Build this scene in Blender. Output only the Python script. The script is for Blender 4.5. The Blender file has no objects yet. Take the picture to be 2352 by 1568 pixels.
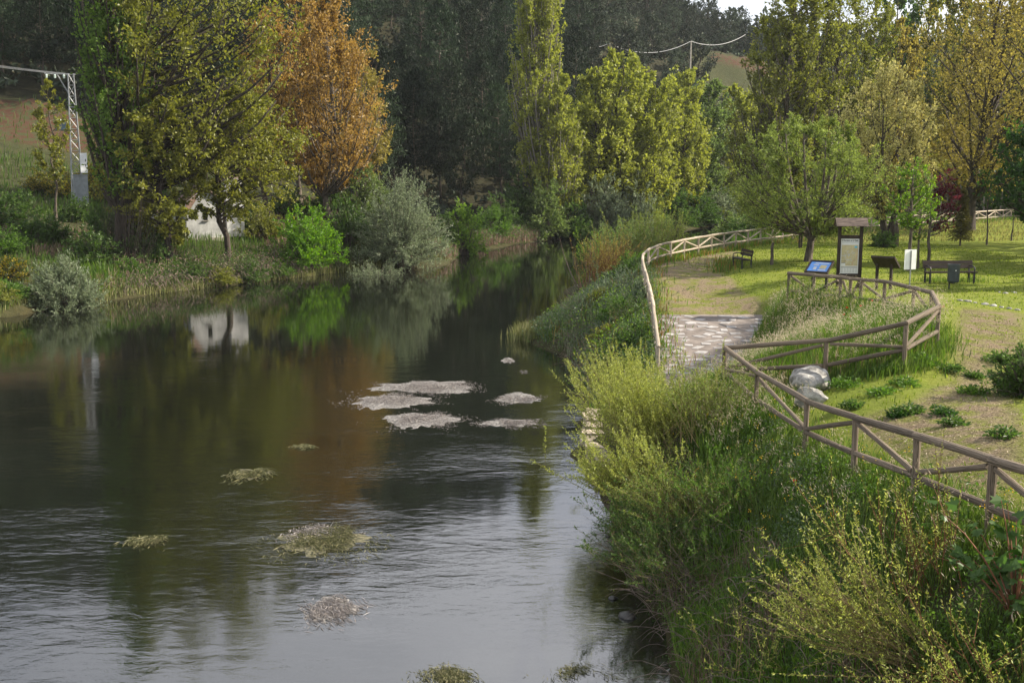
import bpy, math, random
import numpy as np
from mathutils import Vector, Matrix, Euler

S = bpy.context.scene
COL = S.collection
rad = math.radians

# ------------------------------------------------------------------ camera
CAM_H = 7.2                      # metres above the river (standing on a bridge)
PITCH = 8.657                    # degrees below level
FOC = 2522.0                     # focal length in units of 1/2352 of the frame width
cam = bpy.data.cameras.new("camera")
cam_o = bpy.data.objects.new("camera", cam)
COL.objects.link(cam_o)
cam_o.location = (0, 0, CAM_H)
cam_o.rotation_euler = (rad(90 - PITCH), 0, 0)
cam.sensor_width = 36
cam.lens = FOC / 2352 * 36
cam.clip_start = 0.1
cam.clip_end = 4000
S.camera = cam_o

# ------------------------------------------------------------------ sky, sun, exposure
SUN_EL, SUN_AZ = 34.0, 84.0      # azimuth clockwise from the view direction
world = bpy.data.worlds.new("World")
S.world = world
world.use_nodes = True
nt = world.node_tree
nt.nodes.clear()
def wn(t, **k):
    n = nt.nodes.new(t)
    for a, b in k.items():
        setattr(n, a, b)
    return n
wo = wn('ShaderNodeOutputWorld'); bg = wn('ShaderNodeBackground')
sky = wn('ShaderNodeTexSky', sky_type='NISHITA', sun_disc=False, sun_elevation=rad(SUN_EL), sun_rotation=rad(SUN_AZ), altitude=800, air_density=1.0, dust_density=1.2)
tc = wn('ShaderNodeTexCoord')
sep = wn('ShaderNodeSeparateXYZ'); nt.links.new(tc.outputs['Generated'], sep.inputs[0])
addz = wn('ShaderNodeMath', operation='ADD'); addz.inputs[1].default_value = 0.22
absz = wn('ShaderNodeMath', operation='ABSOLUTE'); nt.links.new(sep.outputs['Z'], absz.inputs[0]); nt.links.new(absz.outputs[0], addz.inputs[0])
dv = wn('ShaderNodeVectorMath', operation='DIVIDE'); nt.links.new(tc.outputs['Generated'], dv.inputs[0])
cmb = wn('ShaderNodeCombineXYZ')
for k in range(3):
    nt.links.new(addz.outputs[0], cmb.inputs[k])
nt.links.new(cmb.outputs[0], dv.inputs[1])
cn = wn('ShaderNodeTexNoise', noise_dimensions='3D'); cn.inputs['Scale'].default_value = 1.1; cn.inputs['Detail'].default_value = 6; cn.inputs['Roughness'].default_value = 0.55
nt.links.new(dv.outputs[0], cn.inputs['Vector'])
cr = wn('ShaderNodeValToRGB'); cr.color_ramp.elements[0].position = 0.30; cr.color_ramp.elements[1].position = 0.58
cr.color_ramp.elements[0].color = (0.45, 0.45, 0.45, 1)
nt.links.new(cn.outputs['Fac'], cr.inputs[0])
cn2 = wn('ShaderNodeTexNoise', noise_dimensions='3D'); cn2.inputs['Scale'].default_value = 2.3; cn2.inputs['Detail'].default_value = 5
nt.links.new(dv.outputs[0], cn2.inputs['Vector'])
cc = wn('ShaderNodeValToRGB'); cc.color_ramp.elements[0].position = 0.3; cc.color_ramp.elements[1].position = 0.72
cc.color_ramp.elements[0].color = (5.2, 5.4, 5.9, 1); cc.color_ramp.elements[1].color = (8.8, 8.9, 9.2, 1)
nt.links.new(cn2.outputs['Fac'], cc.inputs[0])
mx = wn('ShaderNodeMix', data_type='RGBA')
nt.links.new(cr.outputs[0], mx.inputs['Factor']); nt.links.new(sky.outputs[0], mx.inputs['A']); nt.links.new(cc.outputs[0], mx.inputs['B'])
nt.links.new(mx.outputs['Result'], bg.inputs['Color'])
bg.inputs['Strength'].default_value = 0.08
nt.links.new(bg.outputs[0], wo.inputs['Surface'])

sl = bpy.data.lights.new("sun", 'SUN'); sl.energy = 5.0; sl.angle = rad(0.55); sl.color = (1.0, 0.90, 0.74)
sun = bpy.data.objects.new("sun", sl); COL.objects.link(sun)
sd = Vector((math.sin(rad(SUN_AZ)) * math.cos(rad(SUN_EL)), math.cos(rad(SUN_AZ)) * math.cos(rad(SUN_EL)), math.sin(rad(SUN_EL))))
sun.rotation_euler = sd.to_track_quat('Z', 'Y').to_euler()
sun.location = (60, 10, 60)

S.view_settings.view_transform = 'Standard'
S.view_settings.look = 'None'
S.view_settings.gamma = 1
S.view_settings.use_curve_mapping = False
S.view_settings.exposure = 1.15
S.render.engine = 'CYCLES'
S.cycles.max_bounces = 6
S.cycles.diffuse_bounces = 2
S.cycles.glossy_bounces = 3
S.cycles.transmission_bounces = 4
S.cycles.transparent_max_bounces = 6
S.cycles.volume_bounces = 0
S.cycles.use_denoising = True
S.cycles.denoiser = 'OPENIMAGEDENOISE'

# ------------------------------------------------------------------ measuring helpers
CP, SP = math.cos(rad(PITCH)), math.sin(rad(PITCH))
def ray(u, v):
    a, b = (u - 1176.0) / FOC, (v - 784.0) / FOC
    return np.array([a, CP - b * SP, -SP - b * CP])
def P(u, v, Y):                  # surveyed point at distance Y
    r = ray(u, v)
    return np.array([0, 0, CAM_H]) + r * (Y / r[1])
def PZ(u, v, z=0.0):             # surveyed point at height z
    r = ray(u, v)
    return np.array([0, 0, CAM_H]) + r * ((z - CAM_H) / r[2])

# ------------------------------------------------------------------ object helpers
def tag(o, label=None, cat=None, group=None, kind=None):
    if label: o['label'] = label
    if cat: o['category'] = cat
    if group: o['group'] = group
    if kind: o['kind'] = kind
    return o
def thing(name, label, cat, loc, group=None, rotz=0.0):
    o = bpy.data.objects.new(name, None); COL.objects.link(o)
    o.empty_display_size = 0.3
    o.location = tuple(float(c) for c in loc); o.rotation_euler = (0, 0, rotz)
    return tag(o, label, cat, group)
def link(name, me, parent=None, loc=None, label=None):
    o = bpy.data.objects.new(name, me); COL.objects.link(o)
    if parent is not None: o.parent = parent
    if loc is not None: o.location = tuple(float(c) for c in loc)
    if label: o['label'] = label
    return o
def place_copy(root, loc, rotz=0, scale=1.0, label=None):
    r = root.copy(); COL.objects.link(r)
    r.location = tuple(float(c) for c in loc); r.rotation_euler = (0, 0, rotz); r.scale = (scale,) * 3
    if label: r['label'] = label
    for ch in root.children:
        c = ch.copy(); COL.objects.link(c); c.parent = r
        for g in ch.children:
            d = g.copy(); COL.objects.link(d); d.parent = c
    return r

class MB:
    """collects vertices, quads and triangles; builds one mesh"""
    def __init__(self):
        self.v, self.q, self.t, self.qm, self.tm, self.n = [], [], [], [], [], 0
    def add(self, v, q=None, t=None, m=0):
        v = np.asarray(v, dtype=np.float32).reshape(-1, 3)
        if q is not None and len(q):
            q = np.asarray(q, dtype=np.int32).reshape(-1, 4) + self.n
            self.q.append(q); self.qm.append(np.full(len(q), m, np.int32))
        if t is not None and len(t):
            t = np.asarray(t, dtype=np.int32).reshape(-1, 3) + self.n
            self.t.append(t); self.tm.append(np.full(len(t), m, np.int32))
        self.v.append(v); self.n += len(v)
        return self
    def box(self, c, s, rotz=0.0, m=0, R=None):
        x, y, z = np.array(s) / 2.0
        v = np.array([[-x,-y,-z],[x,-y,-z],[x,y,-z],[-x,y,-z],[-x,-y,z],[x,-y,z],[x,y,z],[-x,y,z]])
        if R is None:
            ca, sa = math.cos(rotz), math.sin(rotz)
            R = np.array([[ca,-sa,0],[sa,ca,0],[0,0,1]])
        v = v @ np.asarray(R).T + np.asarray(c)
        return self.add(v, [[0,3,2,1],[4,5,6,7],[0,1,5,4],[1,2,6,5],[2,3,7,6],[3,0,4,7]], m=m)
    def tubes(self, Pp, Rr, sides=5, cap=True, m=0):
        Pp = np.asarray(Pp, dtype=np.float64); Rr = np.asarray(Rr, dtype=np.float64)
        if Pp.ndim == 2: Pp, Rr = Pp[None], Rr[None]
        if len(Pp) == 0: return self
        T, n, _ = Pp.shape
        tg = np.gradient(Pp, axis=1); tg /= np.linalg.norm(tg, axis=2, keepdims=True) + 1e-9
        mean = Pp[:, -1] - Pp[:, 0]
        ref = np.eye(3)[np.argmin(np.abs(mean), axis=1)][:, None, :]
        a = np.cross(tg, ref); a /= np.linalg.norm(a, axis=2, keepdims=True) + 1e-9
        b = np.cross(tg, a)
        th = np.arange(sides) * 2 * math.pi / sides
        ring = a[:, :, None, :] * np.cos(th)[None, None, :, None] + b[:, :, None, :] * np.sin(th)[None, None, :, None]
        V = Pp[:, :, None, :] + ring * Rr[:, :, None, None]
        base = (np.arange(T) * n * sides)[:, None, None] + (np.arange(n - 1) * sides)[None, :, None]
        k = np.arange(sides)[None, None, :]; k2 = (k + 1) % sides
        q = np.stack([base + k, base + k2, base + k2 + sides, base + k + sides], axis=-1).reshape(-1, 4)
        nv = T * n * sides
        self.add(V.reshape(-1, 3), q, m=m)
        if cap:
            off = self.n - nv
            for ti in range(T if T < 400 else 0):
                for e in (0, n - 1):
                    idx = off + ti * n * sides + e * sides + np.arange(sides)
                    tri = np.array([[idx[0], idx[i], idx[i + 1]] for i in range(1, sides - 1)], np.int32)
                    self.t.append(tri); self.tm.append(np.full(len(tri), m, np.int32))
        return self
    def lathe(self, prof, c=(0, 0, 0), sides=16, m=0):
        prof = np.asarray(prof, float); n = len(prof)
        th = np.arange(sides) * 2 * math.pi / sides
        V = np.stack([prof[:, 0][:, None] * np.cos(th), prof[:, 0][:, None] * np.sin(th), np.repeat(prof[:, 1][:, None], sides, 1)], -1) + np.asarray(c)
        k = np.arange(sides)[None]; k2 = (k + 1) % sides; b = (np.arange(n - 1) * sides)[:, None]
        q = np.stack([b + k, b + k2, b + k2 + sides, b + k + sides], -1).reshape(-1, 4)
        return self.add(V.reshape(-1, 3), q, m=m)
    def mesh(self, name, mats, smooth=False):
        me = bpy.data.meshes.new(name)
        v = np.concatenate(self.v) if self.v else np.zeros((0, 3), np.float32)
        q = np.concatenate(self.q) if self.q else np.zeros((0, 4), np.int32)
        t = np.concatenate(self.t) if self.t else np.zeros((0, 3), np.int32)
        mi = np.concatenate(self.qm + self.tm) if (self.qm or self.tm) else np.zeros(0, np.int32)
        me.vertices.add(len(v)); me.vertices.foreach_set('co', v.astype(np.float32).ravel())
        me.loops.add(q.size + t.size)
        me.loops.foreach_set('vertex_index', np.concatenate([q.ravel(), t.ravel()]).astype(np.int32))
        nf = len(q) + len(t)
        me.polygons.add(nf)
        tot = np.concatenate([np.full(len(q), 4), np.full(len(t), 3)]).astype(np.int32)
        st = np.concatenate([[0], np.cumsum(tot)[:-1]]).astype(np.int32) if nf else np.zeros(0, np.int32)
        me.polygons.foreach_set('loop_start', st)
        me.polygons.foreach_set('loop_total', tot)
        me.polygons.foreach_set('material_index', mi.astype(np.int32))
        me.polygons.foreach_set('use_smooth', np.full(nf, smooth, bool))
        for m in (mats if isinstance(mats, (list, tuple)) else [mats]):
            me.materials.append(m)
        me.update(calc_edges=True)
        return me
    def obj(self, name, mats, parent=None, loc=None, label=None, smooth=False):
        return link(name, self.mesh(name, mats, smooth), parent, loc, label)

def n3(p, f, seed=0):            # cheap smooth noise, about -1..1
    r = np.random.default_rng(seed)
    s = np.zeros(len(p))
    for k in range(6):
        d = r.normal(size=3); d /= np.linalg.norm(d)
        s += np.sin((p @ d) * f * (0.7 + 0.25 * k) * 2 * math.pi + r.uniform(0, 6.28))
    return s / 2.6

def leaves(mb, C, D, L, W, rng, fold=0.25, m=0, up=0.0):
    """leaf-shaped folded quads: C base points, D directions, L lengths, W widths"""
    N = len(C)
    if N == 0: return
    D = D / (np.linalg.norm(D, axis=1, keepdims=True) + 1e-9)
    nrm = rng.normal(size=(N, 3)); nrm[:, 2] += up
    sd = np.cross(D, nrm); sd /= np.linalg.norm(sd, axis=1, keepdims=True) + 1e-9
    nn = np.cross(sd, D)
    L = np.broadcast_to(L, N)[:, None]; W = np.broadcast_to(W, N)[:, None]
    mid = C + D * L * 0.45
    v = np.stack([C, mid + sd * W * .5 + nn * W * fold, C + D * L, mid - sd * W * .5 + nn * W * fold], 1)
    q = np.arange(N * 4).reshape(-1, 4)
    mb.add(v.reshape(-1, 3), q, m=m)

def blades(mb, C, h, lean, w, rng, m=0):
    """bent grass blades: one quad and one triangle each"""
    N = len(C)
    if N == 0: return
    az = rng.uniform(0, 6.283, N); sd = np.stack([np.cos(az), np.sin(az), np.zeros(N)], 1)
    h = np.broadcast_to(h, N); w = np.broadcast_to(w, N)
    bend = rng.uniform(0.1, 0.55, N)[:, None] * h[:, None]
    ba = rng.uniform(0, 6.283, N); bd = np.stack([np.cos(ba), np.sin(ba), np.zeros(N)], 1) * 0.8 + np.asarray(lean)
    mid = C + bd * bend * 0.35; mid[:, 2] += h * 0.6
    tip = C + bd * bend; tip[:, 2] += h * rng.uniform(0.85, 1.0, N)
    sw = sd * w[:, None] * .5
    v = np.stack([C - sw, C + sw, mid + sw * .8, mid - sw * .8, tip], 1).reshape(-1, 3)
    b = np.arange(N)[:, None] * 5
    mb.add(v, b + np.array([[0, 1, 2, 3]]), b + np.array([[3, 2, 4]]), m=m)

# ------------------------------------------------------------------ materials
def newmat(name):
    m = bpy.data.materials.new(name); m.use_nodes = True
    t = m.node_tree; t.nodes.clear()
    return m, t
def N(t, typ, **k):
    n = t.nodes.new(typ)
    for a, b in k.items(): setattr(n, a, b)
    return n
def ramp(t, stops):
    r = N(t, 'ShaderNodeValToRGB'); el = r.color_ramp.elements
    while len(el) < len(stops): el.new(0.5)
    for e, (p, c) in zip(el, stops):
        e.position = p; e.color = (*c, 1) if len(c) == 3 else c
    return r
def scl(c, k): return tuple(min(1.0, x * k) for x in c)

def leafmat(name, col, col2=None, trans=0.52, var=0.35, gloss=0.022, perobj=0.0):
    m, t = newmat(name)
    o = N(t, 'ShaderNodeOutputMaterial')
    g = N(t, 'ShaderNodeNewGeometry')
    col2 = col2 or scl(col, 1 + var)
    r = ramp(t, [(0.0, scl(col, 1 - var)), (0.45, col), (1.0, col2)])
    t.links.new(g.outputs['Random Per Island'], r.inputs[0])
    d = N(t, 'ShaderNodeBsdfDiffuse'); tr = N(t, 'ShaderNodeBsdfTranslucent')
    hs = N(t, 'ShaderNodeHueSaturation'); hs.inputs['Saturation'].default_value = 1.1; hs.inputs['Value'].default_value = 1.15
    lc = r.outputs[0]
    if perobj:
        oi = N(t, 'ShaderNodeObjectInfo'); mr = N(t, 'ShaderNodeMapRange'); mr.inputs['To Min'].default_value = 1 - perobj; mr.inputs['To Max'].default_value = 1 + perobj * 1.3
        hv = N(t, 'ShaderNodeHueSaturation'); t.links.new(oi.outputs['Random'], mr.inputs[0]); t.links.new(mr.outputs[0], hv.inputs['Value']); t.links.new(lc, hv.inputs['Color']); lc = hv.outputs[0]
    t.links.new(lc, d.inputs['Color']); t.links.new(lc, hs.inputs['Color']); t.links.new(hs.outputs[0], tr.inputs['Color'])
    mixa = N(t, 'ShaderNodeMixShader'); mixa.inputs[0].default_value = trans
    t.links.new(d.outputs[0], mixa.inputs[1]); t.links.new(tr.outputs[0], mixa.inputs[2])
    gl = N(t, 'ShaderNodeBsdfGlossy'); gl.inputs['Roughness'].default_value = 0.45; gl.inputs['Color'].default_value = (.9, .9, .9, 1)
    mixb = N(t, 'ShaderNodeMixShader'); mixb.inputs[0].default_value = gloss
    t.links.new(mixa.outputs[0], mixb.inputs[1]); t.links.new(gl.outputs[0], mixb.inputs[2])
    t.links.new(mixb.outputs[0], o.inputs['Surface'])
    return m

def surfmat(name, col, rough=0.8, nscale=(8, 8, 8), amt=0.35, bump=0.3, col2=None, spec=0.3, metal=0.0, perobj=0.0, coord='Object', detail=5, bumpdist=0.02):
    m, t = newmat(name)
    o = N(t, 'ShaderNodeOutputMaterial'); b = N(t, 'ShaderNodeBsdfPrincipled')
    tcd = N(t, 'ShaderNodeTexCoord'); mp = N(t, 'ShaderNodeMapping'); mp.inputs['Scale'].default_value = nscale
    t.links.new(tcd.outputs[coord], mp.inputs[0])
    if perobj:
        oi = N(t, 'ShaderNodeObjectInfo'); sc = N(t, 'ShaderNodeVectorMath', operation='SCALE'); sc.inputs['Scale'].default_value = 40
        cx = N(t, 'ShaderNodeCombineXYZ')
        for i in range(3): t.links.new(oi.outputs['Random'], cx.inputs[i])
        t.links.new(cx.outputs[0], sc.inputs[0]); t.links.new(sc.outputs[0], mp.inputs['Location'])
    no = N(t, 'ShaderNodeTexNoise'); no.inputs['Scale'].default_value = 1; no.inputs['Detail'].default_value = detail; no.inputs['Roughness'].default_value = .6
    t.links.new(mp.outputs[0], no.inputs['Vector'])
    r = ramp(t, [(0.37, scl(col, 1 - amt)), (0.63, col2 or scl(col, 1 + amt))])
    t.links.new(no.outputs['Fac'], r.inputs[0])
    out = r.outputs[0]
    if perobj:
        hv = N(t, 'ShaderNodeHueSaturation'); mr = N(t, 'ShaderNodeMapRange'); mr.inputs['To Min'].default_value = 1 - perobj; mr.inputs['To Max'].default_value = 1 + perobj
        t.links.new(oi.outputs['Random'], mr.inputs[0]); t.links.new(mr.outputs[0], hv.inputs['Value']); t.links.new(out, hv.inputs['Color']); out = hv.outputs[0]
    t.links.new(out, b.inputs['Base Color'])
    b.inputs['Roughness'].default_value = rough; b.inputs['Metallic'].default_value = metal
    b.inputs['Specular IOR Level'].default_value = spec
    if bump:
        bp = N(t, 'ShaderNodeBump'); bp.inputs['Strength'].default_value = bump; bp.inputs['Distance'].default_value = bumpdist
        t.links.new(no.outputs['Fac'], bp.inputs['Height']); t.links.new(bp.outputs[0], b.inputs['Normal'])
    t.links.new(b.outputs[0], o.inputs['Surface'])
    return m

MT = {}
MT['log'] = surfmat('weathered_log', (.145, .114, .083), .85, (8.0, 8.0, 2.2), .65, .6, perobj=.25, coord='Object')
MT['log_pale'] = surfmat('sun_bleached_log', (.34, .285, .22), .85, (8.0, 8.0, 2.2), .5, .6, perobj=.2)
MT['darkwood'] = surfmat('dark_stained_wood', (.028, .019, .014), .7, (9, 9, 2), .4, .3)
MT['shingle'] = surfmat('weathered_roof_board', (.10, .075, .062), .8, (3, 22, 22), .5, .5, perobj=.2)
MT['benchwood'] = surfmat('brown_bench_wood', (.022, .012, .009), .6, (3, 20, 20), .4, .3)
MT['iron'] = surfmat('dark_cast_iron', (.02, .02, .022), .5, (9, 9, 9), .3, .2, spec=.5)
MT['binmetal'] = surfmat('dark_green_grey_metal', (.028, .038, .042), .45, (7, 7, 7), .3, .1, spec=.5)
MT['galv'] = surfmat('galvanised_steel', (.26, .27, .275), .45, (6, 6, 6), .2, .1, metal=.6)
MT['whitemetal'] = surfmat('white_painted_sheet', (.75, .76, .77), .5, (4, 4, 4), .07, .05)
MT['greymetal'] = surfmat('pale_grey_cabinet', (.24, .265, .285), .55, (3, 3, 3), .15, .05)
MT['bluegrey'] = surfmat('blue_grey_transformer', (.035, .06, .085), .5, (3, 3, 3), .2, .05)
MT['ceramic'] = surfmat('pale_insulator_glass', (.55, .65, .6), .2, (3, 3, 3), .1, 0)
MT['plaster'] = surfmat('lime_washed_plaster', (.50, .50, .50), .9, (1.3, 1.3, 1.0), .30, .3, col2=(.66, .66, .65), detail=8)
MT['plaster_old'] = surfmat('peeled_brown_plaster', (.30, .20, .15), .9, (3, 3, 3), .3, .4)
MT['concrete'] = surfmat('old_concrete', (.33, .30, .26), .9, (3, 3, 3), .25, .3)
MT['rooftile'] = surfmat('old_clay_tile', (.13, .09, .07), .85, (4, 4, 4), .4, .4)
MT['glassdark'] = surfmat('dark_window', (.02, .022, .025), .15, (2, 2, 2), .1, 0, spec=.5)
MT['boulder'] = surfmat('pale_limestone', (.30, .285, .26), .9, (4.2, 4.2, 4.2), .55, 1.0, col2=(.44, .425, .39), detail=12, bumpdist=.08)
MT['flag'] = surfmat('pale_flagstone', (.29, .275, .27), .85, (6, 6, 6), .2, .4, perobj=.2, detail=8)
MT['mortar'] = surfmat('path_concrete', (.165, .14, .125), .9, (2.2, 2.2, 2.2), .28, .5, detail=9)
MT['wallstone'] = surfmat('bank_wall_stone', (.30, .25, .19), .9, (5, 5, 5), .4, .6, perobj=.25)
MT['bark'] = surfmat('grey_brown_bark', (.085, .07, .055), .95, (9, 9, 2.0), .45, .8)
MT['bark_dark'] = surfmat('dark_bark', (.045, .036, .028), .95, (9, 9, 2.0), .45, .8)
MT['bark_pale'] = surfmat('pale_poplar_bark', (.16, .145, .12), .95, (9, 9, 2.0), .4, .8)
MT['twig'] = surfmat('yellow_brown_twig', (.20, .15, .07), .8, (9, 9, 9), .3, 0)
MT['twig_red'] = surfmat('reddish_twig', (.16, .07, .035), .8, (9, 9, 9), .3, 0)
MT['twig_grey'] = surfmat('grey_dead_twig', (.145, .112, .09), .9, (9, 9, 9), .35, 0)
MT['cable'] = surfmat('pale_cable', (.42, .42, .42), .6, (2, 2, 2), .1, 0)
MT['poster'] = surfmat('poster_paper', (.62, .62, .62), .6, (2, 2, 2), .04, 0)
MT['mapfield'] = surfmat('map_print_sand', (.44, .38, .22), .6, (7, 7, 7), .12, 0)
MT['mapblue'] = surfmat('map_print_blue', (.10, .38, .55), .6, (7, 7, 7), .1, 0)
MT['mapred'] = surfmat('map_print_red', (.50, .12, .09), .6, (7, 7, 7), .1, 0)
MT['mapgrey'] = surfmat('map_print_grey', (.42, .44, .46), .6, (7, 7, 7), .1, 0)
MT['ink'] = surfmat('black_ink', (.03, .03, .03), .6, (7, 7, 7), .1, 0)
MT['greyink'] = surfmat('grey_ink', (.36, .36, .36), .6, (7, 7, 7), .1, 0)
MT['blueposter'] = surfmat('blue_panel_print', (.07, .22, .55), .3, (3, 3, 3), .15, 0, spec=.5)
MT['poppy'] = leafmat('poppy_petal', (.62, .02, .012), trans=.3, var=.15)
MT['yellowfl'] = leafmat('yellow_flower', (.65, .42, .02), trans=.3, var=.15)
MT['weedmat'] = surfmat('pale_weed_mat', (.11, .105, .095), .8, (14, 14, 14), .6, 1.0, col2=(.25, .235, .225), detail=8)
MT['weedmat_green'] = surfmat('olive_weed_mat', (.06, .065, .03), .8, (14, 14, 14), .5, 1.0, col2=(.16, .145, .09), detail=8)
MT['wetstone'] = surfmat('wet_dark_stone', (.03, .028, .025), .35, (6, 6, 6), .4, .5, spec=.5)

LEAF = dict(
    poplar_green=((.12, .21, .03), (.19, .29, .05)), olive=((.165, .178, .026), (.27, .275, .045)), orange=((.31, .195, .052), (.43, .295, .09)),
    yellowgreen=((.26, .29, .05), (.38, .41, .08)), greygreen=((.16, .20, .11), (.26, .31, .19)), brightgreen=((.11, .24, .016), (.20, .36, .03)),
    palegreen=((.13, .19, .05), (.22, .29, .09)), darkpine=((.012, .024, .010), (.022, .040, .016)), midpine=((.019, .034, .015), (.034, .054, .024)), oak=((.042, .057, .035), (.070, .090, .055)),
    beige=((.42, .39, .14), (.55, .51, .22)), tan=((.26, .22, .05), (.37, .315, .085)), willow=((.18, .235, .05), (.28, .345, .085)),
    freshgreen=((.13, .24, .025), (.24, .36, .05)), plum=((.12, .022, .03), (.19, .04, .05)), darkgreen=((.03, .075, .014), (.055, .125, .022)),
    midgreen=((.06, .115, .024), (.105, .175, .036)), poplar_olive=((.17, .19, .034), (.27, .285, .055)), osier=((.25, .29, .06), (.45, .48, .13)),
    herb=((.075, .15, .022), (.14, .25, .04)), greyherb=((.10, .145, .08), (.18, .23, .14)), spruce=((.10, .095, .02), (.16, .15, .03)), broom=((.06, .085, .02), (.40, .30, .03)),
    maple=((.05, .11, .022), (.10, .18, .03)))
LM = {k: leafmat(k + '_leaf', a, b) for k, (a, b) in LEAF.items()}
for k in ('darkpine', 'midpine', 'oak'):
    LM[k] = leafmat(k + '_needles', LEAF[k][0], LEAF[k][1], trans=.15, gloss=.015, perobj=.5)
GM = dict(green=leafmat('meadow_grass', (.075, .15, .02), (.17, .26, .04)), lush=leafmat('lush_grass', (.075, .125, .022), (.15, .205, .045)), dry=leafmat('dry_grass', (.30, .23, .11), (.46, .37, .21), trans=.3),
          oat=leafmat('oat_spikelet', (.46, .38, .27), (.66, .57, .44), trans=.4), lawn=leafmat('lawn_grass', (.12, .175, .02), (.22, .27, .035)), dead=leafmat('dead_stalk', (.17, .115, .08), (.29, .21, .155), trans=.2),
          reed=leafmat('reed_blade', (.13, .15, .045), (.34, .32, .14), trans=.35), grey=leafmat('greyish_grass', (.13, .17, .075), (.24, .27, .15)), brown=leafmat('brown_stalk', (.21, .12, .035), (.34, .22, .07), trans=.3),
          weedpink=leafmat('pinkish_water_weed', (.23, .205, .19), (.42, .385, .37), trans=.2), weedgreen=leafmat('olive_water_weed', (.10, .105, .045), (.24, .22, .12), trans=.2))
# ------------------------------------------------------------------ terrain survey
RAIL_H = 0.95
RAIL_A = [(1512,796,35),(1502,709,38.2),(1496,673,41),(1484,629,45),(1475,600,48.5),(1477,585,50.5),(1491,572,52.5),(1516,562,54.2),(1564,552,56.5),(1609,544,58.5),(1697,532,63),(1778,524,67),(1834,518,70.5),(1989,502,80),(2155,492,89),(2352,480,101),(2520,472,110)]
RAIL_B = [(1812,627,35),(1931,637,33.6),(1979,643,33),(2032,647,32),(2064,653,30.8),(2140,671,27.8),(2157,703,24.6),(2082,743,23.0),(1899,782,24.0),(1665,798,25.2)]
def fence_c(u):
    Y = 14843 / (u - 1076.0)
    v = {1740:856,1786:890,1854:921,1967:959,2106:1001,2281:1056,2480:1118}[u]
    return (u, v, Y)
RAIL_C = [fence_c(u) for u in (1740,1854,1967,2106,2281,2480)]
A_TOP = np.array([P(*r) for r in RAIL_A]); B_TOP = np.array([P(*r) for r in RAIL_B]); C_TOP = np.array([P(*r) for r in RAIL_C])
off = np.array([0, 0, RAIL_H])

WR = np.array([[2.2,-25],[2.2,5],[2.3,11],[2.35,15],[2.46,16.8],[2.25,18.2],[2.2,20.2],[2.15,22.7],[2.15,25.2],[1.75,26.9],[1.7,28.4],[1.97,30.3],[2.2,32.4],[2.35,36],[2.4,40],[2.0,43.5],[0.75,47.6],[1.3,50.2],[2.6,53.5],[3.7,60.5],[4.9,73],[8.5,78],[14,85],[19,98],[24,112],[33,122],[50,135],[80,150],[140,178],[240,215]])
WLpx = [(0,730),(130,700),(250,690),(350,675),(480,660),(600,645),(700,635),(790,624),(930,618),(1030,600),(1045,587),(1100,575),(1180,560),(1280,549),(1400,544),(1500,534),(1640,519)]
WL = np.concatenate([np.array([[-70,-25],[-62,10],[-48,38],[-36,49]]), np.array([PZ(u, v)[:2] for u, v in WLpx]), np.array([[45,166],[80,185],[140,212],[240,250]])])
def normals(pl):
    d = np.gradient(pl, axis=0); d /= np.linalg.norm(d, axis=1, keepdims=True)
    return np.stack([-d[:, 1], d[:, 0]], 1)
nR, nL = normals(WR), normals(WL)       # left-hand normals
ctrl = []
def add(p, z): ctrl.extend(np.concatenate([p, np.full((len(p), 1), z)], 1).tolist())
add(WR, 0.0); add(WR + nR * 1.0, -.45); add(WR + nR * 3.2, -.85)
add(WR[[1,2,3,5,7,8]] - nR[[1,2,3,5,7,8]] * .6, .75)
add(WR[17:22] - nR[17:22] * 1.0, .7); add(WR[22:] - nR[22:] * 1.5, 1.0)
add(WL, 0.0); add(WL - nL * 1.5, -.5); add(WL - nL * 5, -.95); add(WL + nL * .9, .85); add(WL[4:-3] + nL[4:-3] * 3.0, 1.6)
ctrl += (A_TOP - off).tolist() + (B_TOP - off).tolist() + (C_TOP - off).tolist()
# landing and flagstone ramp
ctrl += [[2.3,27.6,.62],[3.2,28,.6],[2.6,30.5,.6],[4.2,31,.6],[5.4,33,.62],[6.6,35,.72],[7.2,36.5,.98],[6.0,38.5,1.3],[8.2,39,1.45],[5.6,42,1.8],[9.4,42,1.82],[7.5,42,1.8],[7.5,46,2.1],[9.0,50,2.45],[9.5,55,2.8]]
# park plateau
ctrl += [list(PZ(u, v, z)) for u, v, z in [(1948,660,2.95),(1872,662,2.95),(1835,655,2.95),(1855,606,3.0),(2180,655,3.0),(2088,600,3.0),(2205,568,3.0),(2030,560,2.95),(2330,545,2.9),(2340,700,3.1),(2200,720,3.1),(2300,800,3.1),(2200,880,2.9),(2340,960,3.15),(2150,1010,3.1),(2352,1150,3.2),(1870,905,2.6),(1770,610,2.95),(1640,640,2.55),(1750,670,2.45),(1700,690,2.2)]]
ctrl += [[13,10,3.2],[14,-15,3.2],[30,10,3.3],[60,40,3.3],[60,80,3.0],[100,110,3.0],[36,115,1.6],[160,160,3],[30,40,3.1],[25,20,3.2]]
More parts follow.
